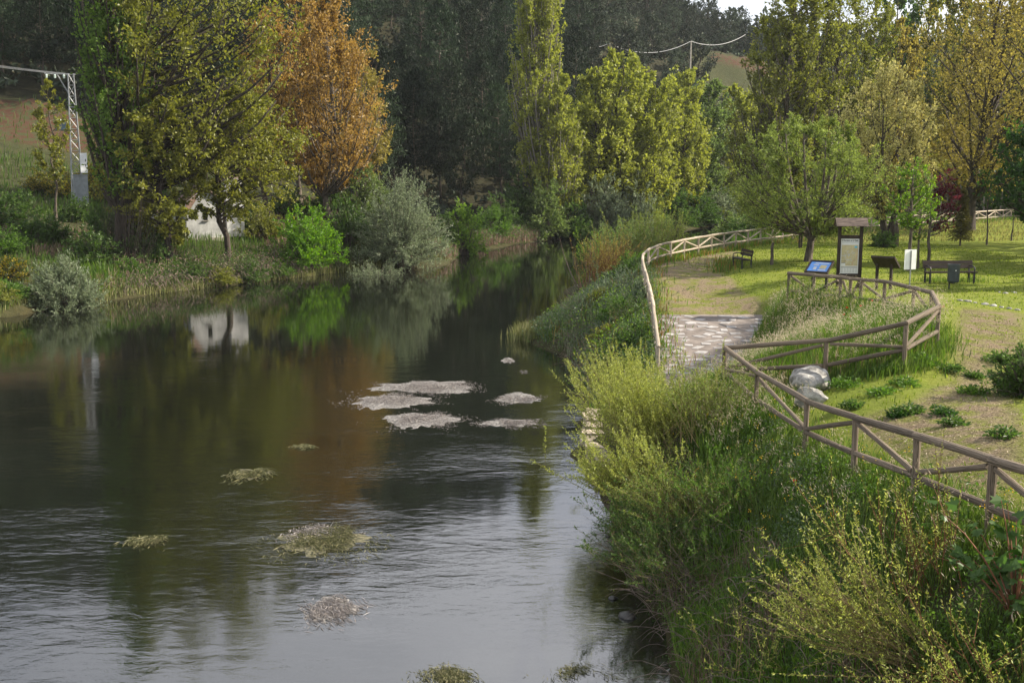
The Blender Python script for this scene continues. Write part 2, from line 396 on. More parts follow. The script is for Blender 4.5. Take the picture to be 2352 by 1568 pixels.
# left bank, slope and wooded hill
ctrl += [list(P(u, v, Y)) for u, v, Y in [(470,548,80),(400,560,78),(540,548,82),(283,607,70),(187,472,87),(60,480,88),(20,478,86),(240,560,76),(65,400,96),(65,320,104),(60,236,116),(300,430,96),(620,520,86),(765,485,92),(700,505,90),(880,520,98),(1000,502,122),(1100,520,128),(1240,520,130),(1000,440,138)]]
ctrl += [[-90,70,4],[-90,30,2.5],[-120,0,3],[-85,110,14],[-30,130,11],[0,155,12],[25,172,6],[40,186,7],[75,200,5],[130,225,5],[-60,150,28],[-120,150,30],[-30,165,25],[0,195,28],[30,205,17],[50,228,21],[60,216,15],
         [-120,220,66],[-60,220,62],[0,235,50],[40,250,35],[52,248,32.3],[48,256,34],[46,238,29],[90,240,14],[70,262,30],[110,290,30],[160,290,28],[-150,300,95],[-60,300,92],[0,300,76],[45,300,46],[62,303,42.5],[75,310,39],[110,330,42],[170,330,52],[230,300,22]]
ctrl = np.array(ctrl, float)
def tps_fit(c, lam=0.02):
    n = len(c); p = c[:, :2] / 50.0
    r2 = ((p[:, None] - p[None]) ** 2).sum(-1)
    K = np.where(r2 > 0, r2 * np.log(r2 + 1e-12) * .5, 0) + np.eye(n) * lam * 1e-3
    Q = np.concatenate([np.ones((n, 1)), p], 1)
    A = np.zeros((n + 3, n + 3)); A[:n, :n] = K; A[:n, n:] = Q; A[n:, :n] = Q.T
    return np.linalg.solve(A, np.concatenate([c[:, 2], np.zeros(3)])), p
_w, _p = tps_fit(ctrl)
def tps(x, y):
    x = np.clip(np.asarray(x, float), -160, 235) / 50; y = np.clip(np.asarray(y, float), -24, 330) / 50
    out = np.empty(x.size); xf, yf = x.ravel(), y.ravel()
    for i in range(0, x.size, 20000):
        xx, yy = xf[i:i+20000], yf[i:i+20000]
        r2 = (xx[:, None] - _p[None, :, 0]) ** 2 + (yy[:, None] - _p[None, :, 1]) ** 2
        out[i:i+20000] = (r2 * np.log(r2 + 1e-12) * .5) @ _w[:-3] + _w[-3] + xx * _w[-2] + yy * _w[-1]
    return out.reshape(x.shape)
def steps(pts):
    o = [pts[0][0]]
    for (a, s), (b, _) in zip(pts[:-1], pts[1:]):
        n = max(1, round((b - a) / s)); o += list(a + (b - a) * (np.arange(n) + 1) / n)
    return np.array(o)
GX = steps([(-900,120),(-300,25),(-160,6),(-60,1.6),(-36,.9),(-2,.4),(16,.5),(30,1.2),(60,4),(120,12),(240,60),(900,1)])
GY = steps([(-60,9),(4,.6),(10,.4),(60,.8),(100,1.6),(170,4),(330,40),(900,1)])
gx, gy = np.meshgrid(GX, GY)
GZ = tps(gx, gy)
GZ = np.clip(GZ, -1.4, 105)
wob = n3(np.stack([gx.ravel(), gy.ravel(), 0 * gx.ravel()], 1), .12, 5).reshape(gx.shape) * .06 + n3(np.stack([gx.ravel(), gy.ravel(), 0 * gx.ravel()], 1), .6, 6).reshape(gx.shape) * .025
GZ = GZ + np.where(GZ > .3, wob, 0) + np.where((gy > 110) & (GZ > 6), wob * 8, 0)
def inpoly(x, y, poly):
    poly = np.asarray(poly); c = np.zeros(np.shape(x), bool); n = len(poly)
    for a in range(n):
        (x1, y1), (x2, y2) = poly[a], poly[(a + 1) % n]
        c ^= ((y1 > y) != (y2 > y)) & (x < (x2 - x1) * (y - y1) / (y2 - y1 + 1e-12) + x1)
    return c
path_q = np.array([[5.55, 42.1], [9.7, 42.1], [8.7, 37.8], [7.7, 35.0], [6.4, 32.2], [4.3, 30.8], [4.65, 35.0], [5.1, 38.2]])
def path_z(y): return np.interp(y, [30.5, 34.0, 42.1], [.66, .80, 1.84])
_c = path_q.mean(0)
GZ = np.where(inpoly(gx, gy, (path_q - _c) * np.array([1.10, 1.05]) + _c), path_z(gy) - .06, GZ)
def ground(x, y):
    x = np.asarray(x, float); y = np.asarray(y, float)
    i = np.clip(np.searchsorted(GX, x) - 1, 0, len(GX) - 2); j = np.clip(np.searchsorted(GY, y) - 1, 0, len(GY) - 2)
    fx = np.clip((x - GX[i]) / (GX[i+1] - GX[i]), 0, 1); fy = np.clip((y - GY[j]) / (GY[j+1] - GY[j]), 0, 1)
    return (GZ[j, i] * (1-fx) + GZ[j, i+1] * fx) * (1-fy) + (GZ[j+1, i] * (1-fx) + GZ[j+1, i+1] * fx) * fy
def onG(u, v, z0=3.0):           # survey point on the ground seen along (u, v)
    r = ray(u, v); z = z0
    for _ in range(14):
        p = np.array([0, 0, CAM_H]) + r * ((z - CAM_H) / r[2]); z = .5 * z + .5 * float(ground(p[0], p[1]))
    p[2] = float(ground(p[0], p[1])); return p
def gp(u, Y):                    # ground point in direction u at distance Y
    x = (u - 1176.0) / FOC * Y * 1.0
    for _ in range(4):
        z = float(ground(x, Y)); depth = Y * CP + (CAM_H - z) * SP; x = (u - 1176.0) / FOC * depth
    return np.array([x, Y, float(ground(x, Y))])
def blur(a, n):
    for _ in range(n):
        b = np.pad(a, 1, mode='edge'); a = (b[1:-1, 1:-1] * 2 + b[:-2, 1:-1] + b[2:, 1:-1] + b[1:-1, :-2] + b[1:-1, 2:]) / 6
    return a
def polyG(pts, z0=3.0): return np.array([onG(u, v, z0)[:2] for u, v in pts])
DIRT1 = polyG([(1512,724),(1506,690),(1500,640),(1498,608),(1560,588),(1680,566),(1700,585),(1640,620),(1690,650),(1745,700),(1755,724)], 2.2)
DIRT2 = polyG([(2352,1190),(2190,1120),(2060,1050),(1960,965),(2090,930),(2200,860),(2190,780),(2210,700),(2352,720),(2352,800),(2290,850),(2352,960)])
fx_all = np.concatenate([C_TOP[::-1], B_TOP[::-1][:1]]); 
def fence_x(y):                  # river-side fence line: x at distance y
    yy = np.concatenate([C_TOP[::-1, 1], [25.2, 30], A_TOP[:, 1]]); xx = np.concatenate([C_TOP[::-1, 0], [4.9, 4.6], A_TOP[:, 0]])
    return np.interp(y, yy, xx)
right_side = gx > np.interp(gy, WR[:, 1], WR[:, 0])
m_path = blur((inpoly(gx, gy, DIRT1) | inpoly(gx, gy, DIRT2)).astype(float), 3)
m_lawn = blur((right_side & (gx > fence_x(gy) + .2) & (gy < 112)).astype(float), 2)
m_red = .9 * blur(((gx < -38) & (gy > 102) & (gy < 115)).astype(float), 3) + blur((inpoly(gx, gy, [(41,238.5),(49,238),(70,243),(70,252),(52,251),(42,245)])).astype(float), 1)
m_forest = blur(((~right_side) & (((gx < -30) & (gy > 116)) | ((gx >= -30) & (gy > 100 + (gx + 30) * .95)) ) & ~((gx > 38) & (gx < 70) & (gy > 200) & (gy < 252))).astype(float), 1)
m_bed = blur((GZ < .12).astype(float), 1)
m_oat = blur(inpoly(gx, gy, np.concatenate([B_TOP[:, :2], [[7.6, 36.5]]])).astype(float), 1)

def ground_material():
    m, t = newmat('ground')
    o = N(t, 'ShaderNodeOutputMaterial'); b = N(t, 'ShaderNodeBsdfPrincipled'); b.inputs['Roughness'].default_value = .95; b.inputs['Specular IOR Level'].default_value = .1
    geo = N(t, 'ShaderNodeNewGeometry')
    def noise(s, d=5, r=.6, w=None):
        n = N(t, 'ShaderNodeTexNoise'); n.inputs['Scale'].default_value = s; n.inputs['Detail'].default_value = d; n.inputs['Roughness'].default_value = r
        t.links.new(geo.outputs['Position'], n.inputs['Vector']); return n.outputs['Fac']
    def mix(f, a, b_):
        x = N(t, 'ShaderNodeMix', data_type='RGBA'); t.links.new(f, x.inputs['Factor'])
        for s, val in (('A', a), ('B', b_)):
            if isinstance(val, tuple): x.inputs[s].default_value = (*val, 1)
            else: t.links.new(val, x.inputs[s])
        return x.outputs['Result']
    def colr(f, stops):
        r = ramp(t, stops); t.links.new(f, r.inputs[0]); return r.outputs[0]
    def attr(n): 
        a = N(t, 'ShaderNodeAttribute'); a.attribute_name = n; return a.outputs['Fac']
    def sharp(a, nz, lo=.35, hi=.65, k=.7):    # ragged edge: attribute plus noise, then a step
        x = N(t, 'ShaderNodeMath', operation='MULTIPLY_ADD'); x.inputs[1].default_value = k; t.links.new(nz, x.inputs[0])
        y = N(t, 'ShaderNodeMath', operation='ADD'); y.inputs[1].default_value = -k / 2; t.links.new(a, x.inputs[2]); t.links.new(x.outputs[0], y.inputs[0])
        r = N(t, 'ShaderNodeMapRange'); r.inputs['From Min'].default_value = lo; r.inputs['From Max'].default_value = hi; t.links.new(y.outputs[0], r.inputs[0]); return r.outputs[0]
    n1, n2, n3_, n4 = noise(.35, 4), noise(1.6, 6), noise(9, 5), noise(38, 4, .7)
    wild = mix(n3_, colr(n2, [(.3, (.035, .038, .016)), (.5, (.05, .065, .022)), (.72, (.09, .075, .04))]), (.045, .042, .022))
    lawn = mix(n3_, colr(n2, [(.25, (.085, .12, .018)), (.5, (.155, .195, .026)), (.75, (.22, .23, .04))]), colr(n1, [(.3, (.11, .15, .02)), (.7, (.21, .215, .04))]))
    dirt = mix(n4, colr(n3_, [(.3, (.11, .08, .05)), (.7, (.24, .185, .12))]), colr(n2, [(.3, (.18, .14, .09)), (.7, (.31, .245, .165))]))
    dirt = mix(colr(n2, [(.43, (0, 0, 0)), (.60, (1, 1, 1))]), dirt, colr(n4, [(.3, (.08, .11, .018)), (.7, (.19, .19, .04))]))
    red = mix(n3_, colr(n2, [(.3, (.045, .026, .017)), (.7, (.11, .05, .031))]), (.08, .042, .027))
    red = mix(colr(n2, [(.47, (0, 0, 0)), (.58, (1, 1, 1))]), red, (.05, .06, .025))
    forest = colr(n2, [(.3, (.022, .022, .013)), (.55, (.038, .036, .02)), (.75, (.035, .045, .02))])
    bed = colr(n2, [(.3, (.022, .020, .010)), (.55, (.05, .042, .02)), (.8, (.042, .045, .018))])
    c = mix(attr('lawn'), wild, lawn)
    c = mix(sharp(attr('path'), n2, .3, .7, 1.0), c, dirt)
    c = mix(sharp(attr('forest'), n2), c, forest)
    c = mix(sharp(attr('red'), n2), c, red)
    c = mix(attr('oat'), c, (.06, .075, .025))
    c = mix(attr('bed'), c, bed)
    t.links.new(c, b.inputs['Base Color'])
    bp = N(t, 'ShaderNodeBump'); bp.inputs['Strength'].default_value = .7; bp.inputs['Distance'].default_value = .05
    t.links.new(n4, bp.inputs['Height']); bp2 = N(t, 'ShaderNodeBump'); bp2.inputs['Strength'].default_value = .6; bp2.inputs['Distance'].default_value = .12
    t.links.new(n3_, bp2.inputs['Height']); t.links.new(bp.outputs[0], bp2.inputs['Normal']); t.links.new(bp2.outputs[0], b.inputs['Normal'])
    t.links.new(b.outputs[0], o.inputs['Surface'])
    return m
GROUND = ground_material()
def ground_sheet(name, facemask):
    ny, nx = gx.shape
    jj, ii = np.nonzero(facemask)
    q = np.stack([jj * nx + ii, jj * nx + ii + 1, (jj + 1) * nx + ii + 1, (jj + 1) * nx + ii], 1)
    used, inv = np.unique(q, return_inverse=True)
    V = np.stack([gx.ravel(), gy.ravel(), GZ.ravel()], 1)[used]
    mb = MB(); mb.add(V, inv.reshape(-1, 4))
    me = mb.mesh(name, GROUND, smooth=True)
    for nm, arr in (('path', m_path), ('lawn', m_lawn), ('red', np.clip(m_red, 0, 1)), ('forest', m_forest), ('bed', m_bed), ('oat', m_oat)):
        a = me.attributes.new(nm, 'FLOAT', 'POINT'); a.data.foreach_set('value', arr.ravel()[used].astype(np.float32))
    return tag(link(name, me), kind='structure')
fm = lambda a: (a[:-1, :-1] + a[1:, :-1] + a[:-1, 1:] + a[1:, 1:]) / 4
fcx, fcy, fcz = fm(gx), fm(gy), fm(GZ)
c_bed = fcz < 0
c_path = (fm(m_path) > .5) & ~c_bed
c_hill = (~c_bed) & (~c_path) & ((fcy > 150) | (fm(m_forest) > .5) | ((fcx < -30) & (fcy > 92)))
c_lawn = (~c_bed) & (~c_path) & (~c_hill) & (fm(m_lawn) > .5)
c_bank = ~(c_bed | c_path | c_hill | c_lawn)
ground_sheet('riverbed', c_bed); ground_sheet('dirt_path', c_path); ground_sheet('hillside', c_hill); ground_sheet('lawn', c_lawn); ground_sheet('river_bank', c_bank)

# ------------------------------------------------------------------ river
def water_material():
    m, t = newmat('river_water')
    o = N(t, 'ShaderNodeOutputMaterial'); geo = N(t, 'ShaderNodeNewGeometry')
    def noise(sc, d, rough=.55, off=(0, 0, 0)):
        mp = N(t, 'ShaderNodeMapping'); mp.inputs['Scale'].default_value = sc; mp.inputs['Location'].default_value = off; mp.inputs['Rotation'].default_value = (0, 0, .18)
        t.links.new(geo.outputs['Position'], mp.inputs[0])
        n = N(t, 'ShaderNodeTexNoise'); n.inputs['Scale'].default_value = 1; n.inputs['Detail'].default_value = d; n.inputs['Roughness'].default_value = rough; n.inputs['Distortion'].default_value = .4
        t.links.new(mp.outputs[0], n.inputs['Vector']); return n.outputs['Fac']
    def math_(op, a, b_):
        x = N(t, 'ShaderNodeMath', operation=op)
        for i, v in enumerate((a, b_)):
            if isinstance(v, (int, float)): x.inputs[i].default_value = v
            else: t.links.new(v, x.inputs[i])
        return x.outputs[0]
    sx = N(t, 'ShaderNodeSeparateXYZ'); t.links.new(geo.outputs['Position'], sx.inputs[0])
    near = N(t, 'ShaderNodeMapRange', interpolation_type='SMOOTHSTEP'); near.inputs['From Min'].default_value = 52; near.inputs['From Max'].default_value = 26; t.links.new(sx.outputs['Y'], near.inputs[0])
    patch = ramp(t, [(.40, (.12,) * 3), (.62, (1,) * 3)]); t.links.new(noise((.16, .30, 1), 3), patch.inputs[0])
    amp = math_('MULTIPLY', near.outputs[0], patch.outputs[0])
    amp = math_('ADD', math_('MULTIPLY', amp, .72), .05)
    rip = noise((2.6, 5.6, 1), 4, .62); swell = noise((.7, 1.3, 1), 3, .5, (3, 7, 0))
    bp = N(t, 'ShaderNodeBump'); bp.inputs['Distance'].default_value = .05; t.links.new(swell, bp.inputs['Height']); t.links.new(math_('MULTIPLY', amp, .55), bp.inputs['Strength'])
    bp2 = N(t, 'ShaderNodeBump'); bp2.inputs['Distance'].default_value = .011; t.links.new(rip, bp2.inputs['Height']); t.links.new(amp, bp2.inputs['Strength']); t.links.new(bp.outputs[0], bp2.inputs['Normal'])
    gl = N(t, 'ShaderNodeBsdfGlossy'); gl.inputs['Roughness'].default_value = .045; gl.inputs['Color'].default_value = (.97, .97, 1, 1); t.links.new(bp2.outputs[0], gl.inputs['Normal'])
    tr = N(t, 'ShaderNodeBsdfTransparent'); tr.inputs['Color'].default_value = (.42, .43, .30, 1)
    di = N(t, 'ShaderNodeBsdfDiffuse'); di.inputs['Color'].default_value = (.012, .014, .009, 1)
    body = N(t, 'ShaderNodeMixShader'); body.inputs[0].default_value = .5
    t.links.new(tr.outputs[0], body.inputs[1]); t.links.new(di.outputs[0], body.inputs[2])
    fr = N(t, 'ShaderNodeFresnel'); fr.inputs['IOR'].default_value = 2.35; t.links.new(bp2.outputs[0], fr.inputs['Normal'])
    mx_ = N(t, 'ShaderNodeMixShader'); t.links.new(fr.outputs[0], mx_.inputs[0]); t.links.new(body.outputs[0], mx_.inputs[1]); t.links.new(gl.outputs[0], mx_.inputs[2])
    t.links.new(mx_.outputs[0], o.inputs['Surface'])
    return m
wmb = MB()
xs = np.linspace(-75, 239, 60); ys = np.linspace(-24, 254, 60); wx, wy = np.meshgrid(xs, ys)
kk = np.arange(59)[None] + np.arange(59)[:, None] * 60
wmb.add(np.stack([wx.ravel(), wy.ravel(), 0 * wx.ravel()], 1), np.stack([kk, kk + 1, kk + 61, kk + 60], -1).reshape(-1, 4))
tag(wmb.obj('river_water', water_material()), kind='structure')

# ------------------------------------------------------------------ log fences
rng = np.random.default_rng(11)
LOGS = []
for k in range(4):
    mb = MB(); z = np.linspace(0, 1, 7); r = 1 + .06 * np.sin(z * 7 + k * 2) + rng.normal(0, .02, 7); th = np.arange(10) * math.pi / 5
    ox, oy = .12 * np.sin(z * 3 + k), .12 * np.cos(z * 4 + k) - .06
    V = np.stack([ox[:, None] + r[:, None] * np.cos(th), oy[:, None] + r[:, None] * np.sin(th), np.repeat(z[:, None], 10, 1)], -1).reshape(-1, 3)
    kq = np.arange(10)[None]; bq = (np.arange(6) * 10)[:, None]
    mb.add(V, np.stack([bq + kq, bq + (kq + 1) % 10, bq + (kq + 1) % 10 + 10, bq + kq + 10], -1).reshape(-1, 4), [[0, i + 1, i] for i in range(1, 9)] + [[60, 60 + i, 61 + i] for i in range(1, 9)]); LOGS.append(mb)
LOGME = {}
def log(name, a, b, r, root, mat):
    k = int(rng.integers(4)); key = (k, mat)
    if key not in LOGME: LOGME[key] = LOGS[k].mesh('log', MT[mat], smooth=False)
    a = np.asarray(a, float); b = np.asarray(b, float)
    d = Vector(b - a); o = link(name, LOGME[key], root)
    q = d.to_track_quat('Z', 'Y') @ Euler((0, 0, rng.uniform(0, 6.28))).to_quaternion()
    o.rotation_mode = 'QUATERNION'; o.rotation_quaternion = q
    o.scale = (r, r, d.length); o.location = Vector(a) - root.location
    return o
def fence(posts, label, mat, r=.055, group=None, close_first=False, brace_from=0):
    posts = [np.asarray(p) for p in posts]
    base = posts[0].copy(); base[2] = float(ground(base[0], base[1]))
    root = thing('log_fence', label, 'fence', base, group)
    n = len(posts)
    for i, p in enumerate(posts):
        g = float(ground(p[0], p[1]))
        log('post', (p[0], p[1], min(g, p[2] - .8) - .15), (p[0], p[1], p[2] - r * .7), r * .92, root, mat)
    for i in range(n - 1):
        a, b = posts[i], posts[i + 1]
        d = (b - a) / np.linalg.norm(b - a)
        log('rail', a - d * .03, b + d * .03, r, root, mat)
        la, lb = a - [0, 0, .56], b - [0, 0, .56]
        log('rail', la + d * r, lb - d * r, r * .86, root, mat)
        if (i + brace_from) % 2 == 0: log('brace', la + d * .07 + [0, 0, .07], b - d * .09 - [0, 0, .09], r * .72, root, mat)
        else: log('brace', a + d * .09 - [0, 0, .09], lb - d * .07 + [0, 0, .07], r * .72, root, mat)
    return root
def resample(pl, step, smooth=True):
    pl = np.asarray(pl)
    t = np.concatenate([[0], np.cumsum(np.linalg.norm(np.diff(pl[:, :2], axis=0), axis=1))])
    tt = np.linspace(0, t[-1], max(2, round(t[-1] / step) + 1))
    return np.stack([np.interp(tt, t, pl[:, k]) for k in range(3)], 1)
fence(resample(A_TOP, 1.75), 'long curving log rail fence along the river edge of the path and behind the lawn', 'log_pale', .06)
bc = [B_TOP[0], .5 * (B_TOP[0] + B_TOP[1]), B_TOP[1], B_TOP[2] * .5 + B_TOP[1] * .5, B_TOP[2], B_TOP[3], B_TOP[4] * .5 + B_TOP[5] * .5, B_TOP[5]] + [B_TOP[6], B_TOP[7], B_TOP[8], B_TOP[9]] + list(C_TOP)
fence(bc, 'thick log fence kinking around the tall oat grass and running into the near right foreground', 'log', .056, brace_from=1)

# ------------------------------------------------------------------ flagstone ramp
mb = MB(); us = np.linspace(4.2, 10.0, 40); vs = np.linspace(31, 42.1, 60)
ux, vy = np.meshgrid(us, vs); ins = inpoly(ux, vy, path_q); 
kk = np.arange(39)[None] + np.arange(59)[:, None] * 40
ok = inpoly((ux[:-1, :-1] + ux[1:, 1:]) / 2, (vy[:-1, :-1] + vy[1:, 1:]) / 2, path_q)
mb.add(np.stack([ux.ravel(), vy.ravel(), path_z(vy).ravel()], 1), np.stack([kk, kk + 1, kk + 41, kk + 40], -1)[ok])
ramp_o = tag(mb.obj('flagstone_path', MT['mortar'], smooth=True), kind='structure')
rng = np.random.default_rng(3)
placed = []
for gy_ in np.arange(31.4, 42.0, .47):
    for gx_ in np.arange(4.3, 9.8, .66):
        c = np.array([gx_ + rng.uniform(-.2, .2) + (.3 if int(gy_ / .4) % 2 else 0), gy_ + rng.uniform(-.10, .10)])
        if not inpoly(c[0], c[1], path_q) or rng.random() < .08: continue
        a, b = rng.uniform(.17, .32), rng.uniform(.11, .20)
        if rng.random() < .12: a, b = .40, .10
        n = int(rng.choice([4, 4, 4, 5])); th = np.sort(np.linspace(0, 2 * math.pi, n, endpoint=False) + math.pi / 4 * int(rng.random() < .5) + rng.uniform(-.35, .35, n)); ro = rng.uniform(-.45, .45)
        pts = np.stack([a * np.cos(th), b * np.sin(th)], 1); R2 = np.array([[math.cos(ro), -math.sin(ro)], [math.sin(ro), math.cos(ro)]]); pts = pts @ R2.T + c
        zt = path_z(pts[:, 1]) + .016; zb = zt - .04
        inner = (pts - c) * .94 + c
        V = np.concatenate([np.c_[inner, zt], np.c_[pts, zt - .008], np.c_[pts, zb]])
        k = np.arange(n); k2 = (k + 1) % n
        m2 = MB(); m2.add(V, np.concatenate([np.stack([k + n, k2 + n, k2, k], 1), np.stack([k + 2*n, k2 + 2*n, k2 + n, k + n], 1)]), [[0, i, i + 1] for i in range(1, n - 1)])
        m2.obj('flagstone', MT['flag'], ramp_o)

# ------------------------------------------------------------------ landing wall at the water's edge
root = thing('stone_wall', 'low mossy stone landing wall at the water edge beside the near willow bush', 'wall', (1.9, 27.6, -.4))
rng = np.random.default_rng(5)
line = np.array([[2.05, 25.6], [1.85, 27.2], [1.95, 29.4], [2.3, 31.6]])
tt = np.linspace(0, 1, 9); lx = np.interp(tt, np.linspace(0, 1, 4), line[:, 0]); ly = np.interp(tt, np.linspace(0, 1, 4), line[:, 1])
for row in range(3):
    for i in range(8):
        f = .5 * (row % 2)
        cx = lx[i] * (1 - f) + lx[i + 1] * f; cy = ly[i] * (1 - f) + ly[i + 1] * f
        m2 = MB(); m2.box((0, 0, 0), (.55 + rng.uniform(-.05, .05), .70 + rng.uniform(-.08, .06), .36), rng.uniform(-.08, .08)); m2.v[0] = m2.v[0] + rng.normal(0, .022, m2.v[0].shape).astype(np.float32)
        m2.obj('stone', MT['wallstone'], root, (cx + .25 - 1.9 + rng.uniform(-.04, .04), cy - 27.6 + .35, -.05 + row * .35))
# ------------------------------------------------------------------ park furniture
def up(mb_fn): return mb_fn
def board_map(face_w, face_h): pass

# information kiosk: two posts, boarded gable roof, framed poster
kp = gp(1948, 42.0); KS = 2.62 / 155.0                     # metres per survey unit there
yaw = rad(-6)
k = thing('information_kiosk', 'tall roofed wooden board with the route map of El Románico en la Ojeda', 'information board', kp, rotz=yaw)
W2 = .405
for s in (-1, 1):
    MB().box((0, 0, 1.17), (.115, .115, 2.62)).obj('post', MT['darkwood'], k, (s * W2, 0, 0))
for nm, z, h in (('crossbar', 1.93, .13), ('crossbar', .46, .13)):
    MB().box((0, 0, 0), (2 * W2 - .118, .07, h)).obj(nm, MT['darkwood'], k, (0, 0, z))
MB().box((0, 0, 0), (2 * W2 - .118, .03, 1.34)).obj('backboard', MT['darkwood'], k, (0, .02, 1.195))
po = MB().box((0, 0, 0), (.675, .008, 1.325)).obj('poster', MT['poster'], k, (0, -.006, 1.195))
def flat(name, mat, x, z, w, h, parent, y=-.0055):
    return MB().box((0, 0, 0), (w, .002, h)).obj(name, MT[mat], parent, (x, y, z))
flat('map_panel', 'mapfield', 0, .03, .61, .80, po)
mb = MB(); a = np.array([[.20,.42],[.23,.425],[.245,.40],[.27,.42],[.28,.36],[.25,.35],[.23,.335],[.19,.35],[.16,.36],[.17,.385],[.15,.40]])
c0 = a.mean(0); V = np.array([[c0[0], -.0075, c0[1] - .03]] + [[p[0], -.0075, p[1] - .03] for p in a]); mb.add(V, t=[[0, 1 + i, 1 + (i + 1) % len(a)] for i in range(len(a))]); mb.obj('map_lake', MT['mapblue'], po)
mb = MB(); mb.tubes(np.array([[.29,-.0075,.28],[.265,-.0075,.17],[.27,-.0075,.05],[.25,-.0075,-.03],[.265,-.0075,-.09],[.20,-.0075,-.14],[.125,-.0075,-.20],[.12,-.0075,-.28],[.115,-.0075,-.36]]), np.full(9, .0035), 4); mb.obj('map_road', MT['mapred'], po)
mb = MB(); rr = np.random.default_rng(2)
for i in range(70):
    x, z = rr.uniform(-.27, .27), rr.uniform(-.33, .40); mb.box((x, -.0072, z), (rr.uniform(.015, .04), .001, .005))
tag(mb.obj('map_mark', MT['mapgrey'], po), kind='stuff')
mb = MB()
for i in range(60):
    x, z = rr.normal(-.05, .10), rr.normal(0, .14)
    if abs(x) < .28 and abs(z) < .33: mb.box((x, -.0074, z), (rr.uniform(.012, .05), .001, rr.uniform(.012, .03)))
tag(mb.obj('map_village', MT['mapgrey'], po), kind='stuff')
flat('legend_bar', 'ink', -.225, -.25, .15, .018, po, -.0076); flat('legend_box', 'poster', -.225, -.315, .15, .09, po, -.0074)
for i in range(4): flat('pictogram', 'ink', -.28 + i * .042, -.185, .022, .026 - .004 * (i % 2), po, -.0076)
flat('heading_line', 'ink', 0, -.425, .61, .022, po)
mb = MB()
for c in range(6):
    for r_ in range(11): mb.box((-.26 + c * .105, -.0052, -.465 - r_ * .0155), (.085 * rr.uniform(.6, 1), .001, .006))
tag(mb.obj('print_line', MT['greyink'], po), kind='stuff')
mb = MB()
for r_ in range(4): mb.box((0, -.0052, .535 - r_ * .014), (.60, .001, .005))
tag(mb.obj('print_line', MT['greyink'], po), kind='stuff')
cu = bpy.data.curves.new('title_lettering', 'FONT'); cu.body = "El Románico en la Ojeda"; cu.align_x = 'CENTER'; cu.size = .1; cu.extrude = .0008; cu.offset = .0022
cu.materials.append(MT['ink'])
_t = bpy.data.objects.new('title_tmp', cu); COL.objects.link(_t); bpy.context.view_layer.update()
_me = bpy.data.meshes.new_from_object(_t.evaluated_get(bpy.context.evaluated_depsgraph_get())); bpy.data.objects.remove(_t); bpy.data.curves.remove(cu)
if not len(_me.materials): _me.materials.append(MT['ink'])
to = link('title_lettering', _me, po); to.rotation_euler = (rad(90), 0, 0); to.location = (0, -.0062, .565)
to.scale = (.60, .98, 1)
# gable roof: slopes to the front and back, three lapped boards each
rf = MB().box((0, 0, 0), (1.10, .06, .06)).obj('roof', MT['darkwood'], k, (0, 0, 2.585))
for side in (-1, 1):
    for i in range(3):
        f = (i + .5) / 3
        m2 = MB(); R = np.array(Euler((side * -rad(43) * -1 if side < 0 else -rad(43), 0, 0)).to_matrix()) if False else np.array(Matrix.Rotation(rad(43) * (1 if side < 0 else -1), 3, 'X'))
        m2.box((0, 0, 0), (1.18, .175, .022), R=R @ np.eye(3))
        m2.obj('roof_board', MT['shingle'], rf, (0, side * (.04 + f * .31), .045 - f * .29 + .012 * (2 - i) * 0 + .008 * i))
for s in (-1, 1):
    mb = MB(); mb.add([[s*.53,-.33,-.27],[s*.53,.33,-.27],[s*.53,0,.04],[s*.53-.03*s,-.33,-.27],[s*.53-.03*s,.33,-.27],[s*.53-.03*s,0,.04]], [[0,1,4,3],[1,2,5,4],[2,0,3,5]], [[0,2,1],[3,4,5]]); mb.obj('gable_board', MT['darkwood'], rf)

# two lecterns
def lectern(u, Y, facing, label, front):
    p = gp(u, Y)
    t = thing('lectern', label, 'lectern', p, 'sloping information lecterns', rotz=facing)
    for s in (-1, 1): MB().box((0, 0, .44), (.09, .09, .98)).obj('leg', MT['darkwood'], t, (s * .27, .05, 0))
    R = np.array(Matrix.Rotation(rad(38), 3, 'X'))
    def at(x, y, z): return R @ np.array([x, y, z]) + np.array([0, -.02, 1.0])
    MB().box(at(0, 0, 0), (.92, .66, .04), R=R).obj('board', MT['darkwood'], t)
    fr = [((0, .305, .035), (.92, .06, .05)), ((0, -.305, .035), (.92, .06, .05)), ((-.435, 0, .035), (.05, .55, .05)), ((.435, 0, .035), (.05, .55, .05))]
    for c, s_ in fr: MB().box(at(*c), s_, R=R).obj('frame', MT['darkwood'], t)
    pm = 'blueposter'
    pn = MB().box(at(0, 0, .024), (.80, .53, .008), R=R).obj('panel', MT[pm], t)
    def pat(nm, mat, x, y, w, h): MB().box(at(x, y, .0295), (w, h, .002), R=R).obj(nm, MT[mat], pn)
    pat('title_bar', 'poster', .05, .20, .55, .035); pat('picture', 'mapfield', .16, .0, .25, .20); pat('picture', 'mapgrey', -.14, -.08, .12, .16); pat('text_block', 'mapgrey', .16, -.17, .30, .05); pat('text_block', 'mapgrey', -.16, .10, .2, .06)
    return t
lectern(1880, 40.6, rad(-42), 'wooden lectern showing a blue picture panel, left of the tall map board', True)
lectern(2030, 41.0, rad(138), 'dark wooden lectern seen from behind, right of the tall map board', False)
# white sign seen on its thin metal post
p = gp(2088, 36.5)
t = thing('sign', 'small white rectangular sign on a thin galvanised post near the bench', 'sign', p, rotz=rad(18))
mb = MB(); mb.tubes(np.array([[0, 0, -.2], [0, 0, 1.46]]), np.array([.022, .022]), 8); mb.obj('post', MT['galv'], t)
MB().box((0, .03, 1.16), (.46, .012, .66)).obj('sign_plate', MT['whitemetal'], t)
